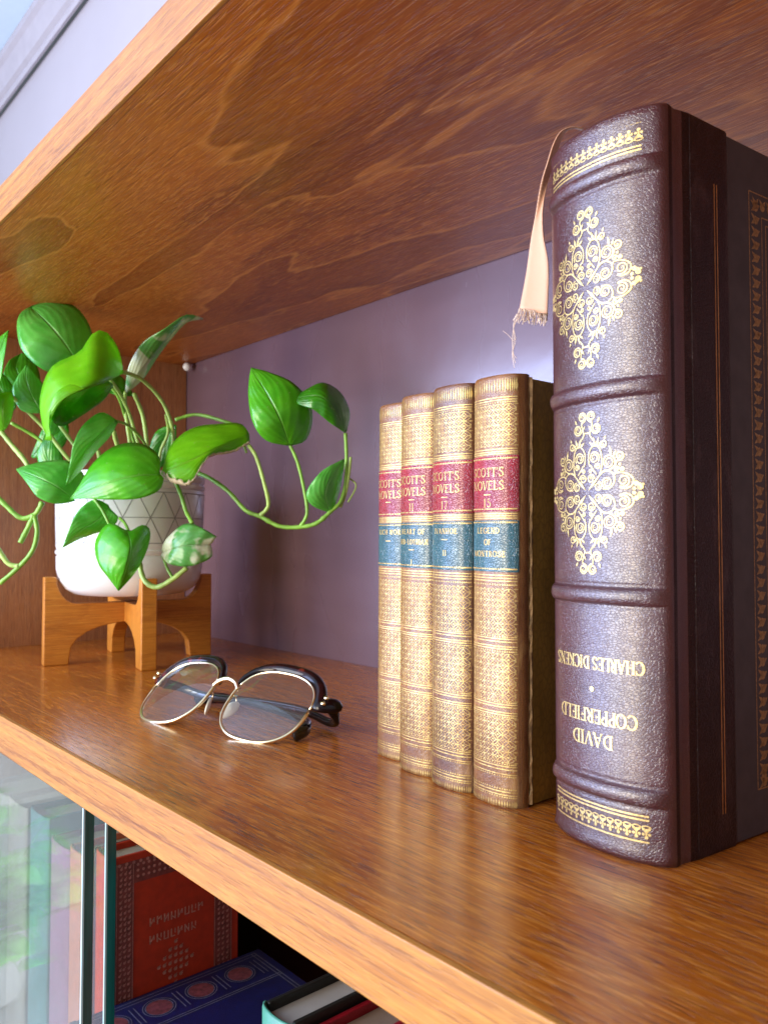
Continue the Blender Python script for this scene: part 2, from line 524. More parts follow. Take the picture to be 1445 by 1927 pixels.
def crom(pts, n=8):
    """Catmull-Rom through tuples of any length"""
    P = [tuple(p) for p in pts]
    if len(P) < 3:
        return [tuple(P[0][k] + (P[1][k] - P[0][k]) * i / n for k in range(len(P[0]))) for i in range(n + 1)]
    out = []
    for i in range(len(P) - 1):
        p0, p1, p2, p3 = P[max(i - 1, 0)], P[i], P[i + 1], P[min(i + 2, len(P) - 1)]
        for j in range(n):
            t = j / n
            out.append(tuple(0.5 * ((2 * b) + (-a + c) * t + (2 * a - 5 * b + 4 * c - d) * t * t + (-a + 3 * b - 3 * c + d) * t ** 3)
                             for a, b, c, d in zip(p0, p1, p2, p3)))
    out.append(P[-1])
    return out


# ------------------------------------------------------------------ setting: wall, ceiling
WY, WX, GAP, TH = 0.2775, -0.806, 0.2950, 0.0205
tag(MB().box(-2.6, 1.4, WY + 0.0062, WY + 0.1, -0.75, 0.885).build('wall', M['roomwall']), kind='structure')
cor = MB()
prof = [(WY, 0.880), (WY - 0.004, 0.880), (WY - 0.006, 0.886), (WY - 0.004, 0.892), (WY - 0.010, 0.897), (WY - 0.016, 0.930), (WY - 0.022, 0.936), (WY - 0.022, 0.948), (WY, 0.948)]
cor.grid([[(x, y - 0.0005, z) for y, z in prof] for x in (-2.6, 1.4)])
tag(cor.build('cornice', M['cornice']), kind='structure')
tag(MB().box(-2.6, 1.4, -2.6, WY + 0.1, 0.9485, 1.02).build('ceiling', M['ceiling']), kind='structure')

# ------------------------------------------------------------------ bookcase
XR = 0.16  # unseen right end, set close in so its panel blocks ambient light
case = empty('bookcase', (-0.1, 0.14, -0.55), 'warm brown wooden bookcase with light orange front edges, holding the books and the plant', 'bookcase')
CL = Vector((-0.1, 0.14, -0.55))


def cbox(name, mat, x0, x1, y0, y1, z0, z1, parent=case, off=CL, bevel=0.0006):
    return MB().box(x0 - off.x, x1 - off.x, y0 - off.y, y1 - off.y, z0 - off.z, z1 - off.z).build(name, mat, parent, bevel=bevel)


EB = 0.0022
lo = cbox('shelf_board', M['shelf'], WX, XR, EB, WY - 0.0005, -TH + 0.0002, 0)
up = cbox('shelf_board', M['shelf_up'], WX, XR, EB, WY - 0.0005, GAP, GAP + TH + 0.0013)
bt = cbox('shelf_board', M['shelf'], WX, XR, EB, WY - 0.0005, -0.345, -0.325)
cbox('edge_band', M['edge'], WX - 0.018, XR, 0.0, EB, -TH, 0.0003, lo, bevel=0.0004)
cbox('edge_band', M['edge'], WX - 0.018, XR, 0.0, EB, GAP - 0.0003, GAP + TH + 0.0015, up, bevel=0.0004)
cbox('edge_band', M['edge'], WX - 0.018, XR, 0.0, EB, -0.345, -0.3247, bt, bevel=0.0004)
cbox('side_panel', M['side'], WX - 0.018, WX, EB, WY - 0.0005, -0.345, GAP + TH)
cbox('side_panel', M['side'], XR, XR + 0.018, EB, WY - 0.0005, -0.345, GAP + TH)  # out of view, added near the books to keep side light out

cbox('back_panel', M['wall'], WX - 0.017, XR + 0.017, WY, WY + 0.006, -0.345, GAP + TH, bevel=0.0)

# ------------------------------------------------------------------ stroke drawing: ribbons and dots in (u, v) millimetres
class Foil:
    def __init__(s):
        s.q = []          # polygons as (u, v) lists

    def stroke(s, pts, w0, w1=None):
        w1 = w0 if w1 is None else w1
        n = len(pts)
        L, Rr = [], []
        for i, (x, y) in enumerate(pts):
            a, b = pts[max(i - 1, 0)], pts[min(i + 1, n - 1)]
            dx, dy = b[0] - a[0], b[1] - a[1]
            l = math.hypot(dx, dy) or 1
            w = (w0 + (w1 - w0) * i / (n - 1)) / 2 if not callable(w0) else w0(dx / l, dy / l) / 2
            L.append((x - dy / l * w, y + dx / l * w))
            Rr.append((x + dy / l * w, y - dx / l * w))
        for i in range(n - 1):
            s.q.append([Rr[i], Rr[i + 1], L[i + 1], L[i]])

    def dot(s, x, y, r, n=10):
        s.q.append([(x + r * math.cos(2 * math.pi * k / n), y + r * math.sin(2 * math.pi * k / n)) for k in range(n)])

    def spiral(s, x, y, r, a0, turns, d, w):
        n = int(16 * abs(turns)) + 4
        pts = []
        for i in range(n + 1):
            t = i / n
            rr = r * (1 - 0.68 * t)
            a = R(a0) + d * t * turns * 2 * math.pi
            pts.append((x + rr * math.cos(a), y + rr * math.sin(a)))
        s.stroke(pts, w, w * 0.75)
        s.dot(x, y, w * 0.42)

    def leaf(s, x0, y0, x1, y1, w):
        mx, my = (x0 + x1) / 2, (y0 + y1) / 2
        dx, dy = x1 - x0, y1 - y0
        l = math.hypot(dx, dy)
        px, py = -dy / l * w / 2, dx / l * w / 2
        s.q.append([(x0, y0), (mx * .9 + x0 * .1 + px, my * .9 + y0 * .1 + py), (x1, y1), (mx * .9 + x0 * .1 - px, my * .9 + y0 * .1 - py)])

    def xf(s, fn):
        f = Foil()
        f.q = [[fn(u, v) for u, v in q] for q in s.q]
        return f

    def __iadd__(s, o):
        s.q += o.q
        return s

    def build(s, name, mat, parent, M3, off):
        mb = MB()
        for q in s.q:
            mb.add([M3(u, v, off) for u, v in q], [tuple(range(len(q)))])
        return mb.build(name, mat, parent, smooth=True)


THK, THN = 0.17, 0.075


def arcp(cx, cy, rx, ry, a0, a1, n=14):
    return [(cx + rx * math.cos(R(a0 + (a1 - a0) * i / n)), cy + ry * math.sin(R(a0 + (a1 - a0) * i / n))) for i in range(n + 1)]


def wf(dx, dy):
    return THN + (THK - THN) * abs(dy) ** 1.5


def glyph(ch):
    """strokes of a serif capital, height 1: list of (points, width or None for modulated), advance"""
    S = []

    def st(x, y0=0, y1=1, w=THK, ser=3):
        S.append(([(x, y0), (x, y1)], w))
        if ser & 1:
            S.append(([(x - .17, y0 + .03), (x + .17, y0 + .03)], .06))
        if ser & 2:
            S.append(([(x - .17, y1 - .03), (x + .17, y1 - .03)], .06))

    def ln(a, b, w=THN):
        S.append(([a, b], w))

    def ar(*a):
        S.append((arcp(*a), None))
    A = .8
    if ch == 'A':
        ln((.05, 0), (.40, 1)); ln((.40, 1), (.76, 0), THK); ln((.17, .33), (.62, .33)); ln((-.06, .03), (.18, .03), .06); ln((.6, .03), (.92, .03), .06); A = .9
    elif ch == 'B':
        st(.15); ar(.2, .76, .34, .24, -90, 90); ar(.2, .26, .42, .26, -90, 90); A = .78
    elif ch in 'CG':
        ar(.46, .5, .40, .48, 48, 318); ln((.74, .68), (.74, .95), .07)
        if ch == 'G':
            st(.74, .05, .42, THK, 2)
        A = .88
    elif ch == 'D':
        st(.15); ar(.2, .5, .56, .47, -90, 90); A = .95
    elif ch == 'E':
        st(.15); ln((.15, .96), (.62, .96)); ln((.15, .52), (.5, .52)); ln((.15, .04), (.66, .04)); ln((.62, .80), (.62, .98), .06); ln((.66, .02), (.66, .22), .06); ln((.5, .42), (.5, .62), .06); A = .78
    elif ch == 'F':
        st(.15); ln((.15, .96), (.62, .96)); ln((.15, .52), (.5, .52)); ln((.62, .78), (.62, .98), .06); ln((.5, .42), (.5, .62), .06); A = .72
    elif ch == 'H':
        st(.15); st(.72); ln((.15, .5), (.72, .5)); A = .95
    elif ch in 'I1':
        st(.2, ser=3 if ch == 'I' else 1); A = .44
        if ch == '1':
            ln((.2, .98), (.06, .82))
    elif ch == 'K':
        st(.15); ln((.2, .42), (.66, .98)); ln((.34, .6), (.74, .02), THK); ln((.56, .97), (.82, .97), .06); ln((.6, .03), (.92, .03), .06); A = .88
    elif ch == 'L':
        st(.15); ln((.15, .04), (.64, .04)); ln((.64, .02), (.64, .26), .06); A = .72
    elif ch == 'M':
        st(.14, w=THN); st(.92); ln((.14, 1), (.52, .1), THK); ln((.52, .1), (.92, 1)); A = 1.12
    elif ch == 'N':
        st(.14, w=THN); st(.78, w=THN); ln((.12, 1), (.78, 0), THK); A = .95
    elif ch == 'O':
        ar(.46, .5, .40, .48, 0, 360); A = .94
    elif ch == 'P':
        st(.15); ar(.2, .72, .40, .26, -90, 90); A = .74
    elif ch == 'R':
        st(.15); ar(.2, .74, .38, .24, -90, 90); ln((.36, .5), (.72, .02), THK); ln((.62, .03), (.86, .03), .06); A = .84
    elif ch == 'S':
        S.append((crom([(.60, .80), (.46, .96), (.20, .90), (.13, .72), (.34, .55), (.56, .40), (.62, .20), (.42, .03), (.16, .08), (.10, .24)], 4), None))
        ln((.60, .76), (.60, .98), .06); ln((.10, .03), (.10, .26), .06); A = .72
    elif ch == 'T':
        st(.4, ser=1); ln((.06, .95), (.74, .95)); ln((.06, .76), (.06, .98), .06); ln((.74, .76), (.74, .98), .06); A = .82
    elif ch == 'V':
        ln((.06, .98), (.40, 0), THK); ln((.40, 0), (.74, .98)); ln((-.06, .97), (.2, .97), .06); ln((.62, .97), (.86, .97), .06); A = .84
    elif ch == 'W':
        ln((.04, .98), (.3, 0), THK); ln((.3, 0), (.54, .9)); ln((.54, .98), (.8, 0), THK); ln((.8, 0), (1.04, .98)); A = 1.12
    elif ch == "'":
        ln((.12, 1.0), (.08, .74), .1); A = .26
    elif ch == '-':
        ln((.05, .42), (.38, .42), .09); A = .45
    elif ch == '5':
        ln((.2, .95), (.56, .95), .1); ln((.2, .95), (.17, .56)); ar(.32, .33, .28, .29, 118, -150); A = .68
    elif ch == '7':
        ln((.08, .94), (.6, .94), .1); ln((.6, .94), (.26, 0), .12); A = .66
    else:
        A = .42
    return S, A


def text(f, s, cx, cy, h, space=0.0, weight=1.0, cond=1.0):
    wd = sum(glyph(c)[1] * cond + space for c in s) - space
    x = -wd / 2
    for c in s:
        S, A = glyph(c)
        for pts, w in S:
            P = [(cx + (x + p[0] * cond) * h, cy + (p[1] - .5) * h) for p in pts]
            if w is None:
                f.stroke(P, lambda dx, dy: wf(dx, dy) * h * weight)
            else:
                f.stroke(P, w * h * weight)
        x += A * cond + space


# ------------------------------------------------------------------ the big burgundy book
BZ = -6.6
big = empty('leather_book', (-0.1530, 0.0930, 0.0), 'large upside-down burgundy leather book reading DAVID COPPERFIELD with gilt scroll ornaments and a peach ribbon', 'book', R(BZ))
BH, BT, BD = 0.2425, 0.0455, 0.165
HW = 0.0226


def bulge(x, hw, b):
    t = min(1.0, abs(x) / hw)
    return -b * (1 - t ** 2.4)


def big_profile():
    pts = [(-0.0238, 0.036), (-0.0238, 0.020), (-0.0236, 0.012), (-0.0226, 0.0095), (-0.0226, 0.0065), (-0.0232, 0.0035)]
    n = 30
    for i in range(n + 1):
        x = -HW + 2 * HW * i / n
        pts.append((x, bulge(x, HW, 0.0062) + 0.0006))
    pts += [(0.0236, 0.0022), (0.0240, 0.0045), (0.0236, 0.0068), (0.0232, 0.0090), (0.0238, 0.0118), (0.0243, 0.0150), (0.0243, 0.036)]
    return pts


BANDS = [0.2232, 0.1514, 0.0838, 0.0209]


def band_off(z):
    o = 0.0
    for bz in BANDS:
        d = abs(z - bz)
        if d < 0.0029:
            o = max(o, 0.0024 * math.sqrt(max(0, 1 - (d / 0.0029) ** 2)))
        elif d < 0.0042:
            o = min(o, -0.00025)
    return o


def big_map(u, v, off):
    x = u
    y = bulge(x, HW, 0.0062) + 0.0006
    e = 1e-4
    dy = (bulge(x + e, HW, 0.0062) - bulge(x - e, HW, 0.0062)) / (2 * e)
    nx, ny = dy, -1.0
    l = math.hypot(nx, ny)
    return (x + nx / l * off, y + ny / l * off, v)


zs = sorted(set([0.0, 0.0008, 0.002, 0.004, 0.0075, 0.0115, 0.014, 0.2425, 0.2420, 0.2412, 0.239, 0.234, 0.23] +
                [bz + k * 0.0029 / 8 for bz in BANDS for k in range(-13, 14)] +
                [0.03 + 0.006 * i for i in range(8)] + [0.09 + 0.006 * i for i in range(10)] + [0.158 + 0.006 * i for i in range(10)]))
rows = []
PR = big_profile()
for z in zs:
    row = []
    ez = min(z, BH - z)
    inset = 0.0011 * (1 - min(1.0, ez / 0.0022)) ** 2
    cap = 0.0007 * math.exp(-((ez - 0.0022) / 0.0014) ** 2)
    for x, y in PR:
        onsp = max(0.0, 1 - (max(0, abs(x) - 0.0212) / 0.0020)) if y < 0.006 else 0.0
        o = band_off(z) * onsp
        fr = 1.0 if y < 0.004 else 0.25
        row.append((x * (1 - (inset - cap) * fr * 18) if abs(x) > .02 else x, y - o + (inset - cap) * (1 if y < 0.004 else 0) , z))
    rows.append(row)
spo = MB().grid(rows).build('spine', M['bigleather'], big, smooth=True, solid=0.0)
spo.data.materials.append(M['bigshade'])
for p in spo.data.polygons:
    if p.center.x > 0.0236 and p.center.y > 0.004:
        p.material_index = 1  # hinge faces take the leather with shade in its colour
# boards with leather strip and cloth
for sx in (1, -1):
    xo = 0.0243 if sx > 0 else -0.0238
    a, b_ = sorted((xo - sx * 0.0030, xo - sx * 0.0002))
    if sx > 0:
        MB().box(xo - 0.0030, xo + 0.0003, 0.0150, 0.0365, 0.0003, BH - 0.0003).build('leather_hinge', M['bigshade'], big, bevel=0.0006, bseg=3)
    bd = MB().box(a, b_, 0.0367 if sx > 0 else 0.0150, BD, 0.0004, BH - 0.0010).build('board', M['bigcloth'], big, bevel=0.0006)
    if sx > 0:
        XF = xo - 0.0002

        def side_map(u, v, off):
            return (XF + off, u, v)
        f = Foil()
        y0, y1, z0, z1 = 0.0500, BD - 0.012, 0.016, BH - 0.0170
        fr = lambda i: [(y0 + i, z0 + i), (y1 - i, z0 + i), (y1 - i, z1 - i), (y0 + i, z1 - i), (y0 + i, z0 + i)]

        def rect(ff, i, w):
            p = fr(i)
            for k in range(4):
                ff.stroke([p[k], p[k + 1]], w)
        rect(f, 0, .00045); rect(f, .0080, .0004); rect(f, .0105, .0005)
        k = z0 + 0.002
        while k < z1 - 0.002:
            for yy, s_ in ((y0 + .0042, 1), (y1 - .0042, -1)):
                f.dot(yy, k, .0016, 8)
                f.leaf(yy, k, yy - s_ * .0030, k + .0022, .0014)
                f.leaf(yy, k, yy - s_ * .0030, k - .0018, .0014)
                f.leaf(yy, k, yy + s_ * .0026, k + .0012, .0018)
            k += 0.0046
        k = y0 + 0.004
        while k < y1 - 0.004:
            for zz in (z0 + .0042, z1 - .0042):
                f.dot(k, zz, .0016, 8)
                f.leaf(k, zz, k + .0022, zz + .0028, .0014)
                f.leaf(k, zz, k - .0018, zz + .0028, .0014)
            k += 0.0046
        f.build('gilt_border', M['dullgold'], bd, side_map, 0.00008)
        g = Foil()
        XL = xo + 0.0003

        def leather_map(u, v, off):
            return (XL + off, u, v)
        for yy in (0.0282, 0.0297):
            g.stroke([(yy, 0.0120), (yy, 0.08), (yy, 0.16), (yy, BH - 0.0205)], .00042)
        g.build('gilt_line', M['goldline'], big, leather_map, 0.0001)
MB().box(-0.0208, 0.0212, 0.006, BD - 0.004, 0.003, BH - 0.003).build('page_block', M['paper'], big)


def ornament():
    """one quadrant of the gilt scroll diamond, millimetres, mirrored four ways"""
    q = Foil()
    W_ = 0.42
    q.leaf(0.5, 0.7, 5.2, 5.6, 1.1)
    q.stroke(crom([(2.5, 2.8), (5.0, 5.4), (6.2, 6.6), (7.4, 7.0), (9.2, 6.6), (10.4, 5.4), (10.6, 3.6), (9.6, 1.7), (8.0, 1.0)], 5), W_)
    q.stroke(crom([(10.3, 5.2), (11.4, 6.1), (13.4, 6.0), (15.4, 5.2), (16.6, 3.6), (16.0, 1.6), (14.0, 0.8), (12.2, 1.4)], 5), W_)
    q.spiral(8.0, 3.0, 2.0, -90, 1.6, -1, W_)
    q.leaf(6.2, 0.9, 8.2, 1.4, .7)
    q.spiral(13.6, 3.4, 2.1, -120, 1.5, 1, W_)
    q.spiral(4.5, 2.0, 1.6, 90, 1.5, -1, W_)
    q.spiral(1.7, 4.6, 1.55, 0, 1.5, 1, W_)
    q.dot(18.6, 1.1, .85); q.dot(17.4, 2.4, .75); q.dot(16.8, .7, .55); q.dot(19.3, 2.0, .4); q.dot(18.2, 1.9, .7)
    q.spiral(11.4, 7.2, .95, 0, 1.2, 1, W_); q.dot(13.2, 7.2, .75); q.dot(12.4, 8.8, .42)
    # right upper scroll
    q.stroke(crom([(5.2, 5.6), (6.5, 6.6), (9.2, 7.3), (11.0, 8.6), (11.4, 10.0)], 5), W_)
    q.spiral(8.6, 9.8, 2.5, -60, 1.9, 1, W_)
    q.spiral(12.3, 11.6, 1.6, -120, 1.3, 1, W_ * 1.2)
    q.leaf(9.6, 11.6, 9.0, 15.0, .9); q.leaf(10.2, 11.4, 11.2, 13.6, .7)
    # upper oval
    q.stroke(crom([(5.1, 5.5), (5.9, 8.0), (6.0, 11.0), (5.6, 13.6), (4.4, 15.4), (2.6, 15.5), (1.0, 13.6), (0.7, 11.0), (1.2, 8.8)], 6), W_)
    q.spiral(3.1, 11.6, 2.1, -40, 1.8, 1, W_)
    q.stroke(crom([(3.9, 6.0), (2.6, 7.6), (1.5, 9.2)], 5), W_)
    q.spiral(4.4, 8.6, 1.1, 200, 1.5, -1, W_); q.spiral(1.5, 7.1, .8, 0, 1.2, 1, W_ * .9)
    # leaves above the oval
    q.leaf(3.6, 15.0, 2.7, 18.6, .9); q.leaf(4.2, 15.2, 4.9, 18.4, .9); q.leaf(3.0, 15.4, 1.0, 17.0, .8); q.leaf(4.6, 15.0, 6.4, 17.0, .9)
    q.spiral(6.7, 16.0, 1.35, -150, 1.3, 1, W_); q.leaf(7.0, 17.2, 7.6, 18.6, .7)
    # top stem and two crowning scrolls
    q.stroke(crom([(2.7, 17.5), (1.6, 18.8), (0.9, 20.0), (0.0, 20.0)], 5), W_)
    q.stroke(crom([(1.2, 19.4), (1.7, 21.4), (2.2, 22.8), (2.0, 24.0)], 5), W_)
    q.spiral(3.9, 21.4, 1.9, 180, 1.8, 1, W_ * 1.1); q.leaf(4.4, 23.2, 5.2, 25.0, .8); q.leaf(2.1, 20.6, 0.7, 22.6, .7)
    q.spiral(1.95, 25.6, 1.85, -80, 1.8, -1, W_ * 1.2)
    out = Foil()
    for sx in (1, -1):
        for sy in (1, -1):
            out += q.xf(lambda u, v: (sx * u * 1e-3, sy * v * 1e-3))
    return out


OR = ornament()
for zc in (0.1872, 0.1178):
    OR.xf(lambda u, v: (u * 1.02 - 0.0018, v + zc)).build('gilt_ornament', M['gold'], big, big_map, 0.00018)


def tooling(z_lines, z_row, up_):
    f = Foil()
    n = 14
    for z in z_lines:
        f.stroke([(-0.0205 + 0.039 * i / 40, z) for i in range(41)], .00055)
    for i in range(n):
        u = -0.0195 + 0.0372 * i / (n - 1)
        s_ = 1 if up_ else -1
        f.dot(u, z_row, .00065, 9)
        f.stroke([(u, z_row), (u, z_row + s_ * .0020)], .0005)
        f.dot(u, z_row + s_ * .0021, .00055, 8)
        f.dot(u - .00085, z_row + s_ * .0011, .00045, 8)
        f.dot(u + .00085, z_row + s_ * .0011, .00045, 8)
        f.leaf(u - .0002, z_row + s_ * .0002, u - .0014, z_row + s_ * -.0012, .0009)
        f.leaf(u + .0002, z_row + s_ * .0002, u + .0014, z_row + s_ * -.0012, .0009)
        f.stroke(arcp(u, z_row + s_ * -.0006, .0014, .0009, 200 if s_ > 0 else 20, 340 if s_ > 0 else 160, 6), .00035)
    return f


tooling([0.2370, 0.2292, 0.2280], 0.2325, True).build('gilt_tooling', M['gold'], big, big_map, 0.00015)
tooling([0.0152, 0.0140, 0.0072], 0.0108, False).build('gilt_tooling', M['gold'], big, big_map, 0.00015)
f = Foil()
text(f, 'DAVID', 0.0006, 0, 0.0046, 0.02, cond=.90)
text(f, 'COPPERFIELD', 0, -0.0076, 0.0046, 0.0, cond=.82)
f.dot(0, -0.0164, .0009, 16)
text(f, 'CHARLES DICKENS', 0, -0.0250, 0.0043, 0.0, cond=.72)
f.xf(lambda u, v: (-u - 0.0006, -v + 0.0362)).build('gilt_title', M['gold'], big, big_map, 0.00018)

# ribbon bookmark
binv = (Matrix.Translation(big.location) @ Matrix.Rotation(R(BZ), 4, 'Z')).inverted()


def loc(o_inv, p):
    return o_inv @ p


D0 = 0.305
Lp = [(1096, 240, D0 + .004), (1076, 238, D0 + .002), (1056, 246, D0), (1042, 268, D0 - .001), (1030, 305, D0), (1018, 345, D0 + .002), (1008, 400, D0 + .004), (999, 450, D0 + .005), (990, 515, D0 + .005), (977, 583, D0 + .004)]
Rp = [(1094, 244, D0 + .007), (1078, 241, D0 + .006), (1064, 247, D0 + .005), (1056, 262, D0 + .005), (1047, 286, D0 + .005), (1034, 330, D0 + .004), (1022, 385, D0 + .003), (1022, 440, D0 + .001), (1032, 500, D0 - .001), (1030, 590, D0 - .002)]
Lc, Rc = crom(Lp, 5), crom(Rp, 5)
rows = []
for a, b_ in zip(Lc, Rc):
    pa, pb = loc(binv, at(*a)), loc(binv, at(*b_))
    rows.append([pa.lerp(pb, t / 6) + Vector((0, 0.0007 * math.sin(t / 6 * math.pi), 0)) for t in range(7)])
rib = MB().grid(rows).build('ribbon_bookmark', M['ribbon'], big, smooth=True, solid=0.0004)
fz = MB()
random.seed(3)
for i in range(46):
    t = i / 45
    x, y = 977 + 53 * t, 583 + 7 * t
    ln_ = random.uniform(8, 26)
    dx = random.uniform(-8, 8) - 6 * (1 - t)
    pts = [(x, y - 3, D0 + .001), (x + dx * .4, y + ln_ * .5, D0 + random.uniform(-.001, .002)), (x + dx, y + ln_, D0 + random.uniform(-.002, .003))]
    fz.tube([loc(binv, at(*p)) for p in crom(pts, 4)], 0.00018, 4)
for e in range(3):
    pts = [(972 + e * 5, 590, D0), (966 + e, 612, D0), (970 - e * 3, 640, D0), (964 + e, 665, D0), (968 + 2 * e, 692 - e * 9, D0)]
    fz.tube([loc(binv, at(*p)) for p in crom(pts, 5)], 0.00010, 4)
pts = [(946, 622, D0), (956, 630, D0), (966, 640, D0), (971, 634, D0)]
fz.tube([loc(binv, at(*p)) for p in crom(pts, 5)], 0.00009, 4)
fz.build('frayed_thread', M['thread'], rib, smooth=True)

# ------------------------------------------------------------------ the four small calf books
SW, SB = 0.0116, 0.0050        # spine half width and roundness


def sm_y(x):
    t = min(1.0, abs(x) / SW)
    return -SB * math.sqrt(max(0.0, 1 - t ** 2.2)) if t < 1 else 0.0


def sm_pt(u, v, off):
    # u is arc-like parameter along the width, in metres
    x = max(-SW * 0.985, min(SW * 0.985, u))
    e = 2e-4
    x1, x2 = max(-SW, x - e), min(SW, x + e)
    dy = (sm_y(x2) - sm_y(x1)) / (x2 - x1)
    l = math.hypot(dy, 1)
    ex, ey = dy / l, -1 / l
    return (x + ex * off, sm_y(x) + ey * off, v)


SH = 0.1662


def small_spine_mesh():
    us = [SW * math.sin(R(-88 + 176 * i / 26)) for i in range(27)]
    zz = sorted(set([0, .0006, .0016, .003, SH - .0006, SH, SH - .0016, SH - .003] + [0.006 + 0.0055 * i for i in range(28)]))
    rows = []
    for z in zz:
        ez = min(z, SH - z)
        ins = -0.0007 * (1 - min(1, ez / 0.0016)) ** 2
        r = [sm_pt(u, z, ins) for u in us]
        r = [(-0.0117, 0.004, z)] + r + [(0.0122, 0.0012, z), (0.0125, 0.0028, z), (0.0121, 0.0044, z)]
        rows.append(r)
    return MB().grid(rows)


# gilt decoration shared by the four spines
def petals(z0, z1, per=0.0043):
    f = Foil()
    nz = max(1, round((z1 - z0) / per))
    pz = (z1 - z0) / nz
    nu = 5
    pu = 2 * 0.0108 / nu

    def inside(x, y):
        return -0.0110 <= x <= 0.0110 and z0 - 1e-6 <= y <= z1 + 1e-6
    # four-petal flowers: overlapping circles centred on a half-step lattice
    for i in range(-1, nu * 2 + 2):
        for j in range(-1, nz * 2 + 2):
            if (i + j) % 2:
                continue
            cx, cy = -0.0108 + i * pu / 2, z0 + j * pz / 2
            pts = arcp(cx, cy, pu * .5, pz * .5, 0, 360, 16)
            run = []
            for p in pts:
                if inside(*p):
                    run.append(p)
                else:
                    if len(run) > 1:
                        f.stroke(run, .00021)
                    run = []
            if len(run) > 1:
                f.stroke(run, .00021)
            if inside(cx, cy):
                f.leaf(cx - .0006, cy, cx + .0006, cy, .0007)
                f.dot(cx, cy, .00022, 6)
    return f


def hline(f, z, w=.0004):
    f.stroke([(SW * .97 * math.sin(R(-85 + 170 * i / 20)), z) for i in range(21)], w)


def beads(f, z, n=26, r=.00032):
    for i in range(n):
        f.dot(SW * .95 * math.sin(R(-80 + 160 * i / (n - 1))), z, r, 6)


DEC = Foil()
for z0, z1 in ((.1385, .1545), (.0655, .0832), (.0405, .0585), (.0172, .0338)):
    DEC += petals(z0, z1)
for z in (.1572, .1562, .1372, .1362, .1354, .1122, .1113, .1104, .0884, .0873, .0862, .0641, .0630, .0612, .0603, .0392, .0382, .0361, .0352, .0158, .0146, .0128, .0062, .0050):
    hline(DEC, z)
for z in (.1553, .0848, .0649, .0593, .0400, .0344, .0166, .0120, .0072, .0042):
    beads(DEC, z)
for i in range(25):
    u = SW * .96 * math.sin(R(-82 + 164 * i / 24))
    DEC.leaf(u, .1590, u, .1648, .00050)
    DEC.leaf(u, .0030, u, .0002, .00050)
LAB = Foil()
for z in (.1336, .1140, .1088, .0908):
    beads(LAB, z, 30, .00034)
dec_mesh = None
spine_mesh = small_spine_mesh()


def patch(z0, z1, off):
    us = [SW * math.sin(R(-86 + 172 * i / 24)) for i in range(25)]
    return MB().grid([[sm_pt(u, z, off) for u in us] for z in (z0, (z0 + z1) / 2, z1)])


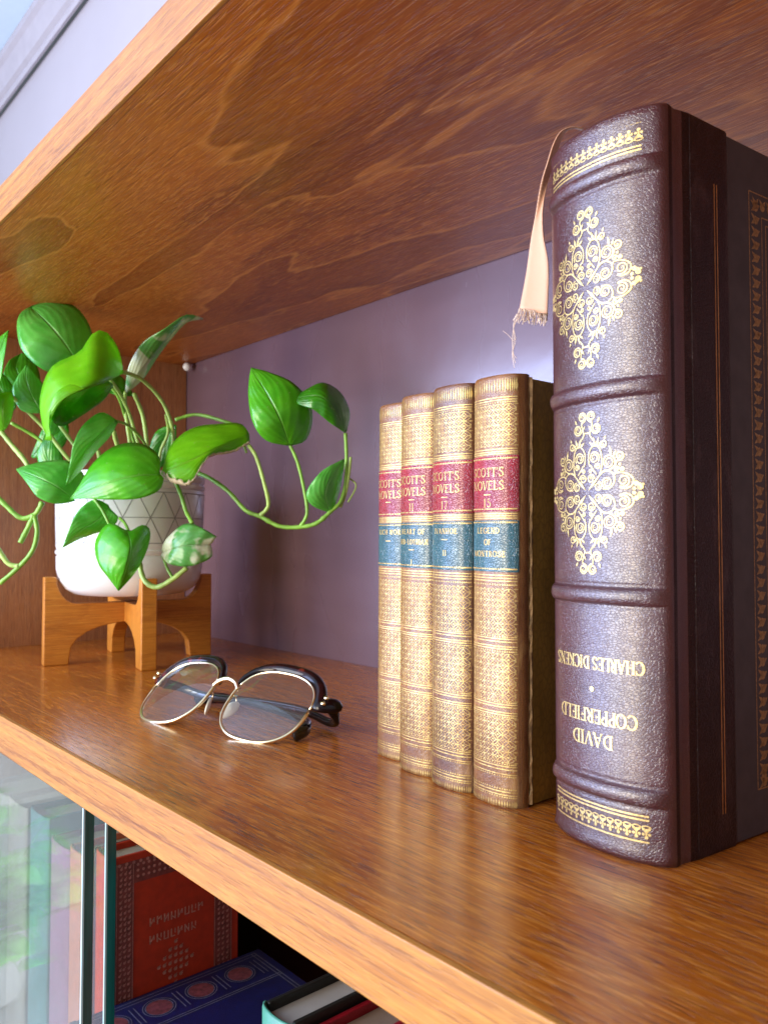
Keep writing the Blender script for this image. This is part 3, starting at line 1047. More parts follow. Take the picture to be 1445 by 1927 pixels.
BOOKS = [  # x centre, y, titles, crimson number, leather
    (-0.2070, 0.1010, ['LEGEND', 'OF', 'MONTROSE'], '15', 'tan', 'old tan calf book numbered 15, titled LEGEND OF MONTROSE, its olive cover showing'),
    (-0.2312, 0.1018, ['IVANHOE', '_', 'II'], '17', 'tan_reflect', 'old tan calf book numbered 17, brownish reflection put into its colour, titled IVANHOE, third from the plant'),
    (-0.2556, 0.1060, ['HEART OF', 'MID-LOTHIAN', '_', 'I'], '11', 'tan', 'old tan calf book numbered 11, titled HEART OF MID-LOTHIAN'),
    (-0.2800, 0.1140, ['RICH WOR', '_'], None, 'tan', 'old tan calf book farthest left of the row, its crimson label partly scuffed'),
]
first_gilt = None
for i, (bx, by, ti, num, mt, lab) in enumerate(BOOKS):
    bo = empty('antique_book', (bx, by, 0.0), lab, 'book', R(-1.2 if i == 0 else random.uniform(-1.5, .8)), 'small antique books in gilt calf bindings')
    bo.rotation_euler.y = R(0.5)
    spine_mesh.build('spine', M[mt], bo, smooth=True)
    for sx in (1, -1):
        x0, x1 = (0.0098, 0.0120) if sx > 0 else (-0.0119, -0.0097)
        bd = MB().box(x0, x1, 0.0045, 0.105, 0.0003, SH - 0.0012).build('board', M['boardcalf'], bo, bevel=0.0005)
    MB().box(-0.0096, 0.0097, 0.003, 0.102, 0.002, SH - 0.0028).build('page_block', M['paper'], bo)
    if first_gilt is None:
        first_gilt = DEC.build('gilt_decoration', M['rubbed'], bo, sm_pt, 0.00012)
    else:
        g = first_gilt.copy()
        g.parent = bo
        col.objects.link(g)
    rl = patch(.1130, .1346, .00022).build('crimson_label', M['redlabel'], bo, smooth=True)
    tl = patch(.0897, .1096, .00022).build('teal_label', M['teallabel'], bo, smooth=True)
    for nm, zc_list, par in (('red', 0, rl), ('teal', 0, tl)):
        f = Foil()
        if nm == 'red':
            text(f, "SCOTT'S", -.0012, .1284, .0036, .06, .8, .80)
            text(f, "NOVELS", -.0012, .1232, .0036, .08, .8, .84)
            f.stroke([(-.0026, .1196), (.0010, .1196)], .0004)
            if num:
                text(f, num, -.0008, .1164, .0034, .1, .8, .9)
            for z in (.1336, .1140):
                beads(f, z, 30, .00034)
        else:
            zc = .1066
            stp = .0045 if len(ti) > 2 else .0052
            for t in ti:
                if t == '_':
                    f.stroke([(-.0024, zc), (.0010, zc)], .0004)
                else:
                    text(f, t, -.0006, zc - .0010, .0023, .14, 1.0, .86 if len(t) < 9 else .72)
                zc -= stp
            for z in (.1088, .0908):
                beads(f, z, 30, .00034)
        f.build('gilt_lettering', M['rubbed'], par, sm_pt, 0.00036)
    if i == 0:
        # gilt roll along the joint and worn leather edge
        f = Foil()
        for yy in (0.0006, 0.0026):
            f.stroke([(yy, 0.002 + (SH - .004) * k / 30) for k in range(31)], .00035)
        f.build('gilt_line', M['goldline'], bo, lambda u, v, o: (0.01215 + (0.0005 if u > .002 else 0) + o, u + .0004, v), 0.0001)
        wm = MB()
        random.seed(5)
        yy0 = 0.0050
        rws = []
        for k in range(60):
            z = 0.001 + (SH - .002) * k / 59
            a = random.uniform(0.0003, .0012)
            bb = random.uniform(.0003, .0014)
            rws.append([(0.01235, yy0 - a, z), (0.0129 + random.uniform(-.0002, .0003), yy0, z), (0.0123, yy0 + bb, z)])
        wm.grid(rws).build('worn_edge', M['worn'], bo, smooth=False, solid=0.0003)

# ------------------------------------------------------------------ plant stand: two crossed boards
PSC = Vector((-0.6562, 0.1488, 0.0))
PSA = R(-101.85)
st = empty('plant_stand', PSC, 'orange-brown wooden cross stand with arched feet under the white pot', 'plant stand', PSA)
HB, TB, RL = 0.0715, 0.0125, 0.0690


def stand_board(ax):
    # outline in (s, z): arch below, notch for the pot above
    out = [(-RL, 0)]
    out += [(-RL + 0.012, 0)]
    for k in range(0, 13):
        a = math.pi - math.pi * k / 12
        out.append((0.050 * math.cos(a) * 1.0, 0.004 + 0.029 * math.sin(a) ** 0.8 if 0 < k < 12 else 0.0))
    out += [(RL - 0.012, 0), (RL, 0), (RL, HB), (RL - 0.0085, HB)]
    for k in range(0, 7):
        a = R(90 * k / 6)
        out.append((RL - 0.0085 - 0.016 * (1 - math.cos(a)) - 0.001, HB - 0.021 * math.sin(a) - .001))
    for k in range(6, -1, -1):
        a = R(90 * k / 6)
        out.append((-(RL - 0.0085 - 0.016 * (1 - math.cos(a)) - 0.001), HB - 0.021 * math.sin(a) - .001))
    out += [(-RL + 0.0085, HB), (-RL, HB)]
    # remove duplicates
    cl = []
    for p in out:
        if not cl or math.hypot(p[0] - cl[-1][0], p[1] - cl[-1][1]) > 1e-5:
            cl.append(p)
    n = len(cl)
    mb = MB()
    h = TB / 2 - (0.0002 if ax else 0)
    vs = [(s_, -h, z) if ax == 0 else (h, s_, z) for s_, z in cl] + [(s_, h, z) if ax == 0 else (-h, s_, z) for s_, z in cl]
    mb.add(vs, [tuple(range(n)), tuple(range(2 * n - 1, n - 1, -1))] + [(k, (k + 1) % n, n + (k + 1) % n, n + k) for k in range(n)])
    return mb


for ax in (0, 1):
    bo = stand_board(ax).build('cross_board', M['stand'], st, bevel=0.0008)

# ------------------------------------------------------------------ pot
pl = empty('potted_plant', (PSC.x, PSC.y, 0.0555), 'trailing green pothos in a white ceramic pot scored with a triangle pattern', 'potted plant')
PO = Vector((PSC.x, PSC.y, 0.0555))


def pot_r(z):
    return 0.0592 + 0.0022 * min(1, z / 0.09)


prof = [(0.0, 0.0), (0.036, 0.0), (0.046, 0.0015), (0.053, 0.006), (0.0575, 0.013), (0.0595, 0.022), (0.0598, 0.0325), (0.0588, 0.0335), (0.0604, 0.0350), (0.0604, 0.0375), (0.0592, 0.0385), (0.0600, 0.041),
        (0.0600, 0.0415), (0.0612, 0.0870), (0.0602, 0.0880), (0.0616, 0.0892), (0.0616, 0.0925), (0.0602, 0.0935), (0.0616, 0.0955), (0.0616, 0.1010), (0.0600, 0.1020), (0.0570, 0.1018), (0.0560, 0.098), (0.0555, 0.086)]
mb = MB()
mb.grid([[(r_ * math.cos(2 * math.pi * k / 72), r_ * math.sin(2 * math.pi * k / 72), z) for k in range(72)] for r_, z in prof], True)
pot = mb.build('pot', M['ceramic'], pl, smooth=True, auto=50)
# incised triangle lines
mb = MB()
NT_ = 18
zr = [0.0435, 0.0640, 0.0845]


def potline(a0, z0, a1, z1, w=0.00034):
    k = 6
    L, Q = [], []
    r_ = lambda z: 0.0600 + (z - .0415) / .0455 * .0012 + .00012
    dx, dz = (a1 - a0) * 0.06, z1 - z0
    l = math.hypot(dx, dz)
    ox, oz = -dz / l * w / 0.06, dx / l * w
    rows_ = []
    for i in range(k + 1):
        t = i / k
        a, z = a0 + (a1 - a0) * t, z0 + (z1 - z0) * t
        rows_.append([(r_(z) * math.cos(a + s_ * ox), r_(z) * math.sin(a + s_ * ox), z + s_ * oz) for s_ in (-1, 1)])
    mb.grid(rows_)


for j in range(NT_):
    a = 2 * math.pi * j / NT_
    da = 2 * math.pi / NT_
    for z in zr:
        potline(a, z, a + da, z)
    for r0 in range(2):
        o = 0 if r0 == 0 else da / 2
        potline(a + o, zr[r0], a + o + da / 2, zr[r0 + 1])
        potline(a + o, zr[r0], a + o - da / 2, zr[r0 + 1])
mb.build('incised_pattern', M['groove'], pot)
mb = MB()
random.seed(2)
mb.grid([[(r_ * math.cos(2 * math.pi * k / 40), r_ * math.sin(2 * math.pi * k / 40), 0.088 + random.uniform(-.002, .002)) for k in range(40)] for r_ in (0.0005, 0.015, 0.03, 0.045, 0.0556)], True)
mb.build('soil', M['soil'], pl, smooth=True)


# ------------------------------------------------------------------ leaves and stems
def leaf(rib, L, Rr, mat, fold=0.0, label=None, n=22, m=8, solid=0.0005):
    """rib, L, R: control points (photo x, photo y, distance) from the petiole to the tip; surface lofted left edge - midrib - right edge"""
    def samp(pts):
        c = crom([tuple(p) for p in pts], 12)
        # resample to n + 1 by chord parameter
        ds = [0]
        for a, b_ in zip(c, c[1:]):
            ds.append(ds[-1] + math.hypot(b_[0] - a[0], b_[1] - a[1]) + 1e-6)
        out = []
        k = 0
        for i in range(n + 1):
            t = ds[-1] * i / n
            while k < len(ds) - 2 and ds[k + 1] < t:
                k += 1
            u = (t - ds[k]) / (ds[k + 1] - ds[k])
            out.append(at(*[a + (b_ - a) * u for a, b_ in zip(c[k], c[k + 1])]) - PO)
        return out
    A, B, C_ = samp(L), samp(rib), samp(Rr)
    mb = MB()
    rows, uv = [], []
    for i, (a, b_, c) in enumerate(zip(A, B, C_)):
        r = []
        view = (b_ + PO - CAM).normalized()
        wl, wr = (a - b_).length, (c - b_).length
        for j in range(-m, m + 1):
            t = abs(j) / m
            e, wd = (a, wl) if j < 0 else (c, wr)
            p = b_.lerp(e, t)
            # convex sides: bow towards the viewer between rib and margin, slight ruffle
            bow = math.sin(t * math.pi) * 0.10 * wd + 0.0006 * math.sin(i * 1.3 + j * .4) * t
            r.append(p - view * bow)
            uv.append((0.5 + j / (2 * m), i / n))
        rows.append(r)
    mb.grid(rows)
    mb.uv = uv
    return mb.build('leaf', M[mat], pl, smooth=True, solid=solid)


def stem(pts, r=0.0016, mat='stem', n=7):
    c = crom(pts, n)
    k = len(c)
    rr = [r * 0.88 * (1 + 0.07 * math.sin(i * 1.7) + (0.22 if i % 21 == 10 else 0)) * (1.0 if 2 < i else 1.15) for i in range(k)]
    return MB().tube([at(*p) - PO for p in c], rr, 9).build('stem', M[mat], pl, smooth=True)


# large round leaf, upper left
leaf([(152, 692, .640), (118, 640, .632), (85, 602, .636), (58, 578, .650)],
     [(152, 694, .640), (92, 700, .630), (44, 662, .625), (32, 618, .632), (38, 590, .642), (58, 576, .650)],
     [(154, 690, .640), (174, 652, .652), (168, 612, .655), (140, 576, .655), (96, 566, .652), (58, 576, .650)], 'leafpale')
# small curled leaf behind it, left
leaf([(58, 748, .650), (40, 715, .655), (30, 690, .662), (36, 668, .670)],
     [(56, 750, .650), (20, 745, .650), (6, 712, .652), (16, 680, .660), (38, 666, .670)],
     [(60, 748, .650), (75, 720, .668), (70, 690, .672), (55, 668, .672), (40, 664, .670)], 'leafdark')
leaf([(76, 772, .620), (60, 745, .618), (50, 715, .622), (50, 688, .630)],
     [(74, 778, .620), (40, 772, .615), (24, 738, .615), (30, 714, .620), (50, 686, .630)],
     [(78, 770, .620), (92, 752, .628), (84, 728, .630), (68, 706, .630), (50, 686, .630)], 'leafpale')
# big taco-folded leaf: outer half bright, inner half in shade
leaf([(232, 702, .610), (190, 722, .560), (130, 745, .545), (102, 775, .545), (84, 828, .556)],
     [(232, 700, .610), (222, 655, .618), (196, 622, .610), (172, 630, .598), (150, 662, .585), (98, 690, .575), (76, 745, .565), (80, 800, .560), (94, 829, .556)],
     [(232, 702, .610), (200, 714, .580), (160, 718, .560), (120, 728, .548), (98, 752, .545), (92, 790, .546), (98, 829, .552)], 'leaflime')
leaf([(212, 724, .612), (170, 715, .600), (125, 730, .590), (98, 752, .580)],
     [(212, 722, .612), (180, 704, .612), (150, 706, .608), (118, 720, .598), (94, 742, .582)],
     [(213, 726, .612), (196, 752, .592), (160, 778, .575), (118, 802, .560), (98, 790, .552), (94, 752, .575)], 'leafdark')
# upright variegated leaf at the top
leaf([(238, 738, .640), (270, 690, .628), (310, 640, .622), (345, 608, .626), (382, 600, .634)],
     [(236, 736, .640), (242, 690, .628), (268, 645, .618), (310, 618, .612), (350, 592, .618), (382, 598, .634)],
     [(240, 738, .640), (270, 712, .642), (292, 678, .646), (320, 640, .646), (352, 606, .640), (382, 601, .634)], 'leafvar')
# narrow pointed leaf in front
leaf([(218, 790, .582), (195, 812, .572), (160, 850, .568), (125, 912, .574)],
     [(218, 790, .582), (190, 776, .578), (156, 800, .566), (138, 835, .562), (132, 870, .566), (124, 913, .574)],
     [(222, 794, .582), (206, 822, .588), (180, 850, .588), (150, 888, .584), (126, 913, .574)], 'leafpale')
# left horizontal leaf, tip to the left
leaf([(140, 940, .585), (105, 915, .575), (70, 898, .576), (31, 883, .590)],
     [(142, 943, .585), (105, 948, .575), (72, 936, .570), (50, 908, .576), (31, 884, .590)],
     [(152, 930, .592), (160, 898, .600), (130, 868, .600), (86, 868, .598), (50, 876, .594), (31, 882, .590)], 'leafpale')
# big central leaf over the rim
leaf([(302, 893, .562), (255, 896, .552), (200, 910, .550), (132, 938, .562)],
     [(300, 886, .562), (298, 856, .575), (262, 834, .580), (215, 840, .576), (175, 872, .568), (150, 912, .562), (132, 939, .562)],
     [(308, 900, .562), (300, 922, .556), (262, 938, .550), (205, 940, .550), (160, 938, .556), (132, 940, .562)], 'leaf')
# bright leaf with brown torn edge, right of centre
leaf([(469, 818, .600), (420, 838, .582), (370, 862, .572), (330, 880, .568), (304, 892, .570)],
     [(468, 815, .600), (452, 797, .606), (410, 798, .600), (362, 806, .594), (322, 838, .585), (304, 890, .574)],
     [(470, 832, .598), (440, 848, .592), (398, 856, .580), (376, 880, .570), (358, 908, .566), (330, 908, .566), (306, 894, .570)], 'leaflime')
bm_ = MB()
random.seed(11)
eg = crom([(306, 893, .5685), (330, 909, .5650), (358, 910, .5650), (378, 880, .5690), (398, 858, .5790), (440, 849, .5910), (469, 832, .597)], 9)
rws = []
for i, (x, y, d) in enumerate(eg):
    wdt = (10 if i < 20 else 4.0) * random.uniform(.35, 1.2)
    ny = 1.0
    rws.append([at(x, y - wdt * .9, d - .0016) - PO, at(x + random.uniform(-1, 1), y - wdt * .3, d - .0018) - PO, at(x + random.uniform(-1, 2), y + random.uniform(-1, 5 if i < 20 else 1.5), d - .0010) - PO])
bm_.grid(rws)
bm_.build('dry_leaf_edge', M['brown'], pl, smooth=True, solid=0.0004)
# small leaf over the pot, pointing lower left
leaf([(206, 955, .578), (185, 978, .572), (150, 1000, .566), (118, 1030, .568)],
     [(204, 950, .578), (178, 940, .576), (150, 958, .568), (132, 990, .562), (118, 1031, .568)],
     [(222, 972, .578), (218, 985, .580), (190, 1000, .578), (150, 1014, .574), (118, 1031, .568)], 'leafpale')
# heart leaf in front of the pot
leaf([(240, 998, .562), (246, 1030, .548), (238, 1068, .544), (223, 1110, .552)],
     [(236, 998, .562), (205, 985, .562), (180, 1018, .556), (184, 1058, .550), (205, 1088, .550), (223, 1112, .552)],
     [(246, 1000, .562), (268, 988, .576), (282, 998, .580), (278, 1030, .574), (258, 1072, .562), (224, 1112, .552)], 'leaf')
# small pale torn leaf, right of the pot
leaf([(306, 1040, .566), (335, 1030, .556), (365, 1026, .556), (396, 1026, .562)],
     [(304, 1036, .566), (312, 1016, .566), (340, 990, .564), (362, 986, .562), (388, 998, .560), (408, 1010, .562)],
     [(304, 1044, .566), (316, 1060, .558), (345, 1066, .556), (372, 1062, .556), (398, 1048, .560), (398, 1030, .562)], 'leafvar')
# the two leaves on the trailing vine, right
leaf([(545, 838, .585), (528, 790, .574), (505, 745, .576), (473, 692, .590)],
     [(540, 838, .585), (500, 828, .576), (476, 795, .572), (468, 750, .580), (469, 715, .586), (473, 691, .590)],
     [(548, 838, .585), (575, 828, .592), (588, 790, .592), (580, 752, .586), (548, 718, .584), (505, 700, .588), (474, 692, .590)], 'leaf')
leaf([(650, 815, .590), (630, 775, .578), (600, 745, .574), (545, 753, .584)],
     [(652, 812, .590), (658, 775, .596), (640, 738, .594), (608, 720, .588), (578, 732, .584), (545, 752, .584)],
     [(646, 812, .588), (620, 795, .578), (592, 772, .574), (570, 764, .576), (545, 754, .584)], 'leafdark')
leaf([(620, 962, .588), (612, 930, .580), (622, 900, .580), (646, 866, .588)],
     [(618, 964, .588), (586, 950, .580), (577, 926, .578), (600, 892, .578), (622, 876, .582), (647, 864, .588)],
     [(626, 962, .588), (636, 935, .594), (644, 900, .594), (648, 864, .588)], 'leafpale')
# leaves cut by the left frame edge
leaf([(-30, 790, .600), (-15, 720, .596), (0, 665, .596), (16, 622, .602)],
     [(-32, 790, .600), (-50, 730, .600), (-25, 660, .598), (16, 621, .602)],
     [(-28, 790, .600), (-2, 730, .592), (8, 672, .592), (16, 623, .602)], 'leaf')
leaf([(8, 810, .610), (5, 780, .604), (8, 755, .604), (22, 738, .610)],
     [(2, 812, .610), (-25, 790, .606), (-15, 745, .604), (22, 737, .610)],
     [(12, 806, .610), (22, 785, .612), (26, 760, .612), (23, 738, .610)], 'leaflime')
# leaf beneath, half hidden behind the folded one
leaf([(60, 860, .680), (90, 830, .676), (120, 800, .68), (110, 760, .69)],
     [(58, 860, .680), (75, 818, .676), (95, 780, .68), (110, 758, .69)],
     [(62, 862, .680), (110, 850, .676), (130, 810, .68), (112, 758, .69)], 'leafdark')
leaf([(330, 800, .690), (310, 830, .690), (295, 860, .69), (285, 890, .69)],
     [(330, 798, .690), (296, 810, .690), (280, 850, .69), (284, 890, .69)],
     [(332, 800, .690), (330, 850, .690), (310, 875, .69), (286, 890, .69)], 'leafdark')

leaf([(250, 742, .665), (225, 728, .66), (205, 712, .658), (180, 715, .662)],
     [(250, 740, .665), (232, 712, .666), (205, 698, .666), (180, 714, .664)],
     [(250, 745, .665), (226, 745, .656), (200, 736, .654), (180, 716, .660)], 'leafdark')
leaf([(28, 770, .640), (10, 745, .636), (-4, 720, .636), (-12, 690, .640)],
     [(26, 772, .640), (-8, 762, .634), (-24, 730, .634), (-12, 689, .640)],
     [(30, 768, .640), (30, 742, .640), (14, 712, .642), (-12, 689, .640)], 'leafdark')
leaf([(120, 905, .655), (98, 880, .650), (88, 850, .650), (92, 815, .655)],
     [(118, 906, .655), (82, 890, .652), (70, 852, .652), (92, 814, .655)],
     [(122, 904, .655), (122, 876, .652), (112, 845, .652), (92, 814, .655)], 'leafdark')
for pts, r_, mt in [
    ([(290, 905, .66), (262, 840, .66), (240, 770, .65), (212, 720, .625), (185, 692, .612)], .0016, 'stempale'),
    ([(318, 880, .66), (326, 820, .655), (308, 760, .645), (268, 715, .628), (228, 698, .610)], .0018, 'stempale'),
    ([(272, 900, .665), (258, 850, .67), (238, 790, .66), (215, 735, .64), (160, 700, .64)], .0015, 'stem'),
    ([(282, 900, .655), (276, 830, .65), (268, 780, .65), (252, 740, .64)], .0019, 'stempale'),
    ([(250, 900, .66), (245, 840, .66), (236, 770, .655), (236, 738, .642)], .0017, 'stempale'),
    ([(298, 890, .65), (302, 850, .65), (316, 815, .65), (312, 780, .66)], .0014, 'stempale'),
    ([(285, 870, .63), (270, 830, .61), (240, 800, .595), (218, 792, .583)], .0012, 'stem'),
    ([(240, 880, .64), (222, 840, .63), (214, 810, .62)], .0020, 'stempale'),
    ([(200, 900, .65), (190, 870, .65), (185, 850, .66)], .0020, 'stempale'),
    ([(170, 900, .64), (128, 862, .63), (80, 802, .625), (18, 742, .612)], .0017, 'stempale'),
    ([(175, 905, .65), (120, 880, .655), (78, 830, .66), (20, 795, .65)], .0016, 'stem'),
    ([(160, 868, .64), (140, 838, .64), (112, 800, .635)], .0016, 'stempale'),
    ([(60, 905, .60), (50, 872, .605), (20, 835, .61), (2, 812, .611)], .0021, 'stempale'),
    ([(80, 945, .60), (66, 968, .60), (40, 975, .60), (15, 955, .60), (-10, 930, .60)], .0021, 'stem'),
    ([(64, 968, .60), (52, 995, .60), (38, 1022, .598)], .0022, 'stem'),
    ([(64, 968, .60), (70, 1000, .60), (62, 1035, .60), (38, 1065, .60), (0, 1098, .60)], .0020, 'stem'),
    ([(36, 1066, .60), (15, 1060, .60), (-5, 1030, .60)], .0020, 'stempale'),
    ([(178, 940, .575), (192, 960, .570), (200, 975, .566), (208, 992, .566)], .0012, 'stem'),
    ([(225, 975, .58), (235, 985, .57), (241, 998, .563)], .0012, 'stem'),
    ([(330, 905, .585), (342, 935, .58), (350, 962, .578), (362, 985, .57)], .0017, 'stem'),
    ([(262, 1060, .575), (272, 1092, .57), (295, 1105, .568), (325, 1090, .566), (352, 1068, .566)], .0021, 'stempale'),
    ([(306, 1044, .567), (314, 1068, .568), (325, 1088, .567)], .0012, 'stem'),
    ([(372, 890, .610), (395, 900, .605), (430, 925, .600), (462, 960, .596), (490, 972, .594), (525, 990, .592), (562, 992, .590), (595, 985, .588), (620, 965, .588)], .0018, 'stem'),
    ([(490, 970, .594), (505, 950, .592), (496, 905, .590), (482, 860, .594), (468, 838, .598)], .0017, 'stempale'),
    ([(566, 990, .590), (578, 965, .588), (572, 920, .588), (560, 870, .587), (546, 838, .586)], .0015, 'stem'),
    ([(618, 966, .588), (640, 945, .590), (650, 910, .592), (652, 860, .592), (650, 815, .590)], .0016, 'stem'),
    ([(640, 955, .592), (650, 930, .592), (657, 890, .592), (660, 860, .592)], .0012, 'stempale'),
    ([(655, 945, .592), (670, 915, .594), (658, 900, .596)], .0007, 'stempale'),
    ([(330, 790, .69), (370, 780, .69), (420, 792, .68), (450, 803, .66)], .0016, 'stem'),
    ([(460, 840, .60), (464, 852, .60)], .0012, 'stempale'),
]:
    stem(pts, r_, mt)

# ------------------------------------------------------------------ browline spectacles
GO = Vector((-0.3909, 0.0832, 0.0158))
YAW, TILT, WRAP, CXL, LW, LH = 0.237, 0.869, 0.1016, 0.0342, 0.0511, 0.0446
gX = Vector((math.cos(YAW), math.sin(YAW), 0))
gN = Vector((math.sin(YAW), -math.cos(YAW), 0))
gZt = Vector((0, 0, math.cos(TILT))) - gN * math.sin(TILT)
gNt = gN * math.cos(TILT) + Vector((0, 0, math.sin(TILT)))
gl = empty('spectacles', (GO.x, GO.y, 0.0), 'browline spectacles with dark tortoiseshell brows and gold rims, folded on the shelf', 'spectacles')
G0 = Vector((GO.x, GO.y, 0.0))


def gp(x, z, y=0.0):
    a = WRAP * (abs(x) - .01) / .06 * abs(x) if abs(x) > .01 else 0
    return GO + gX * x + gZt * z - gNt * (y + a) - G0


def lens_ring(sx, scale=1.0, n=56, grow=0.0):
    out = []
    for i in range(n):
        t = 2 * math.pi * i / n
        c, s_ = math.cos(t), math.sin(t)
        k = 2.0 / 2.5
        x = (LW / 2 * scale + grow) * math.copysign(abs(c) ** k, c)
        z = (LH / 2 * scale + grow) * math.copysign(abs(s_) ** k, s_)
        x *= 1 + 0.10 * (z / LH)            # wider at the top
        out.append((sx * (CXL + x), z))
    return out


for sx in (1, -1):
    ring = lens_ring(sx)
    mb = MB()
    rows = []
    for k in range(0, 7):
        sc_ = k / 6
        rows.append([gp(sx * CXL + (x - sx * CXL) * max(sc_, .001), z * max(sc_, .001), -0.0016 * (1 - sc_ ** 2)) for x, z in ring])
    mb.grid(rows, True)
    mb.build('lens', M['lens'], gl, smooth=True)
    n = len(ring)
    # gold rim around the lower two thirds
    idx = [i for i in range(n + 1)]
    pts = [gp(*ring[i % n], 0.0) for i in range(n)]
    low = pts[int(n * .46):] + pts[:int(n * .05)]
    MB().tube(low, (0.0010), 8).build('rim', M['metal'], gl, smooth=True)
    hi = pts[int(n * .03):int(n * .48)]
    MB().tube(hi, (0.0007), 8).build('upper_rim', M['metal'], gl, smooth=True)
    # brow bar: swept section, thick towards the temple
    br = []
    rr = []
    N = 30
    top = lens_ring(sx, 1.0, 120, 0.0018)
    for k in range(N + 1):
        t = k / N
        if t < .80:
            i = int(56 - (56 - 4) * (t / .80))   # from the nose side over the top to the temple side
            x, z = top[i]
            wdt = 0.0012 + 0.0014 * min(1, t / .25) + .0012 * t
            br.append((x, z + 0.0012 + .0010 * t, 0.0004 + 0.0012 * t))
            rr.append((0.0022 + .0006 * t, wdt))
        else:
            u = (t - .80) / .20
            x0, z0 = top[4]
            br.append((x0 + sx * (.0095 * u), z0 + 0.002 + .0052 * math.sin(u * 1.3), 0.0014 + .0045 * u))
            rr.append((0.0028 + .0010 * u, .0048 - .0008 * u))
    # section vectors by hand: normal direction and in-plane direction
    P3 = [gp(*q) for q in crom(br, 1)]
    rows = []
    for k, p in enumerate(P3):
        t = (P3[min(k + 1, len(P3) - 1)] - P3[max(k - 1, 0)]).normalized()
        nv = (gNt - t * gNt.dot(t)).normalized()
        iv = t.cross(nv)
        a_, b_ = rr[min(k, len(rr) - 1)]
        f_ = 0.35 if k in (0, len(P3) - 1) else (0.8 if k in (1, len(P3) - 2) else 1.0)
        rows.append([p + nv * a_ * f_ * math.cos(q) + iv * b_ * f_ * math.sin(q) for q in [2 * math.pi * j / 14 for j in range(14)]])
    mb = MB().grid(rows, True)
    nn_ = len(rows)
    mb.f.append(tuple(range(14)))
    mb.f.append(tuple((nn_ - 1) * 14 + j for j in range(14)))
    brow = mb.build('brow_bar', M['tort'], gl, smooth=True)
    rv = MB()
    for dz in (0.0, 0.004):
        q0 = gp(sx * (CXL + LW / 2 + .0060), .0125 - dz * .9, -0.0016)
        rv.tube([q0 - gNt * .001, q0 + gNt * .0009], [(.0016, .0010), (.0014, .0009)], 10)
    rv.build('rivet', M['metal'], brow, smooth=True)
    # nose pad and its arm
    pc = gp(sx * 0.0085, -0.004, 0.0048)
    rows = []
    ax1 = (gZt * .9 + gX * sx * .35).normalized()
    ax2 = (gX * sx * .5 - gNt * .8).normalized()
    ax3 = ax1.cross(ax2)
    for k in range(9):
        ph = R(-90 + 180 * k / 8)
        rows.append([pc + ax1 * 0.0062 * math.cos(ph) * math.cos(q) + ax2 * 0.0034 * math.cos(ph) * math.sin(q) + ax3 * 0.0012 * math.sin(ph) for q in [2 * math.pi * j / 16 for j in range(16)]])
    MB().grid(rows, True).build('nose_pad', M['pad'], gl, smooth=True)
    MB().tube([gp(*q) for q in crom([(sx * (CXL - LW / 2 + .0012), 0.002, 0.0), (sx * 0.0092, 0.003, 0.0030), (sx * 0.0100, -0.001, 0.0060), (sx * .009, -.004, .0050)], 5)], 0.0005, 6).build('pad_arm', M['metal'], gl, smooth=True)
# bridge
MB().tube([gp(*q) for q in crom([(-0.0095, 0.0065, 0.0), (-0.006, 0.0098, -0.0012), (0, 0.0112, -0.0020), (0.006, 0.0098, -0.0012), (0.0095, 0.0065, 0.0)], 6)], (0.0014), 10).build('bridge', M['metal'], gl, smooth=True)


def temple(pts, name='temple'):
    c = crom(pts, 8)
    P3 = [Vector(p) - G0 for p in c]
    rows = []
    n = len(P3)
    for k, p in enumerate(P3):
        t = (P3[min(k + 1, n - 1)] - P3[max(k - 1, 0)]).normalized()
        upv = Vector((0, 0, 1))
        nv = (upv - t * upv.dot(t)).normalized()
        iv = t.cross(nv)
        u = k / (n - 1)
        hh = 0.0032 - .0010 * math.sin(u * math.pi) + (0.0006 if u > .8 else 0)
        tt = 0.0016
        f_ = 0.5 if k in (0, n - 1) else 1.0
        rows.append([p + nv * hh * f_ * math.copysign(abs(math.cos(q)) ** .6, math.cos(q)) + iv * tt * f_ * math.copysign(abs(math.sin(q)) ** .6, math.sin(q)) for q in [2 * math.pi * j / 12 for j in range(12)]])
    mb = MB().grid(rows, True)
    mb.f.append(tuple(range(12)))
    mb.f.append(tuple((n - 1) * 12 + j for j in range(12)))
    return mb


HRt = G0 + gp(CXL + LW / 2 + .0060, .0120, .0055)
HLt = G0 + gp(-CXL - LW / 2 - .0085, .0120, .0065)
tipL = Vector((-0.3345, 0.0935, 0.0035))
temple([HLt, HLt + Vector((.0030, .0100, -.003)), HLt + Vector((.020, .018, -.007)), Vector((-0.395, 0.107, 0.0085)), Vector((-0.350, 0.109, 0.0065)), Vector((-0.337, 0.104, 0.0050)), tipL]).build('temple', M['black'], gl, smooth=True)
temple([HRt, HRt + Vector((-.0020, .0050, -.007)), HRt + Vector((-.014, .0090, -.0110)), Vector((-0.375, 0.124, 0.0060)), Vector((-0.43, 0.112, 0.0050)), Vector((-0.450, 0.100, 0.0040))]).build('temple', M['tort'], gl, smooth=True)

# ------------------------------------------------------------------ white round pin head in the corner under the upper shelf
pv = at(352, 690, .868) - Vector((0, 0, 0))
mb = MB()
rows = []
for k in range(9):
    ph = R(-88 + 176 * k / 8)
    rows.append([(0.0046 * math.cos(ph) * math.cos(q), 0.0046 * math.cos(ph) * math.sin(q), 0.0046 * math.sin(ph)) for q in [2 * math.pi * j / 16 for j in range(16)]])
pin = mb.grid(rows, True).build('pin_head', M['pin'], None, smooth=True)
pin.location = pv
tag(pin, 'small round white pin head at the top back corner under the upper shelf', 'pin')

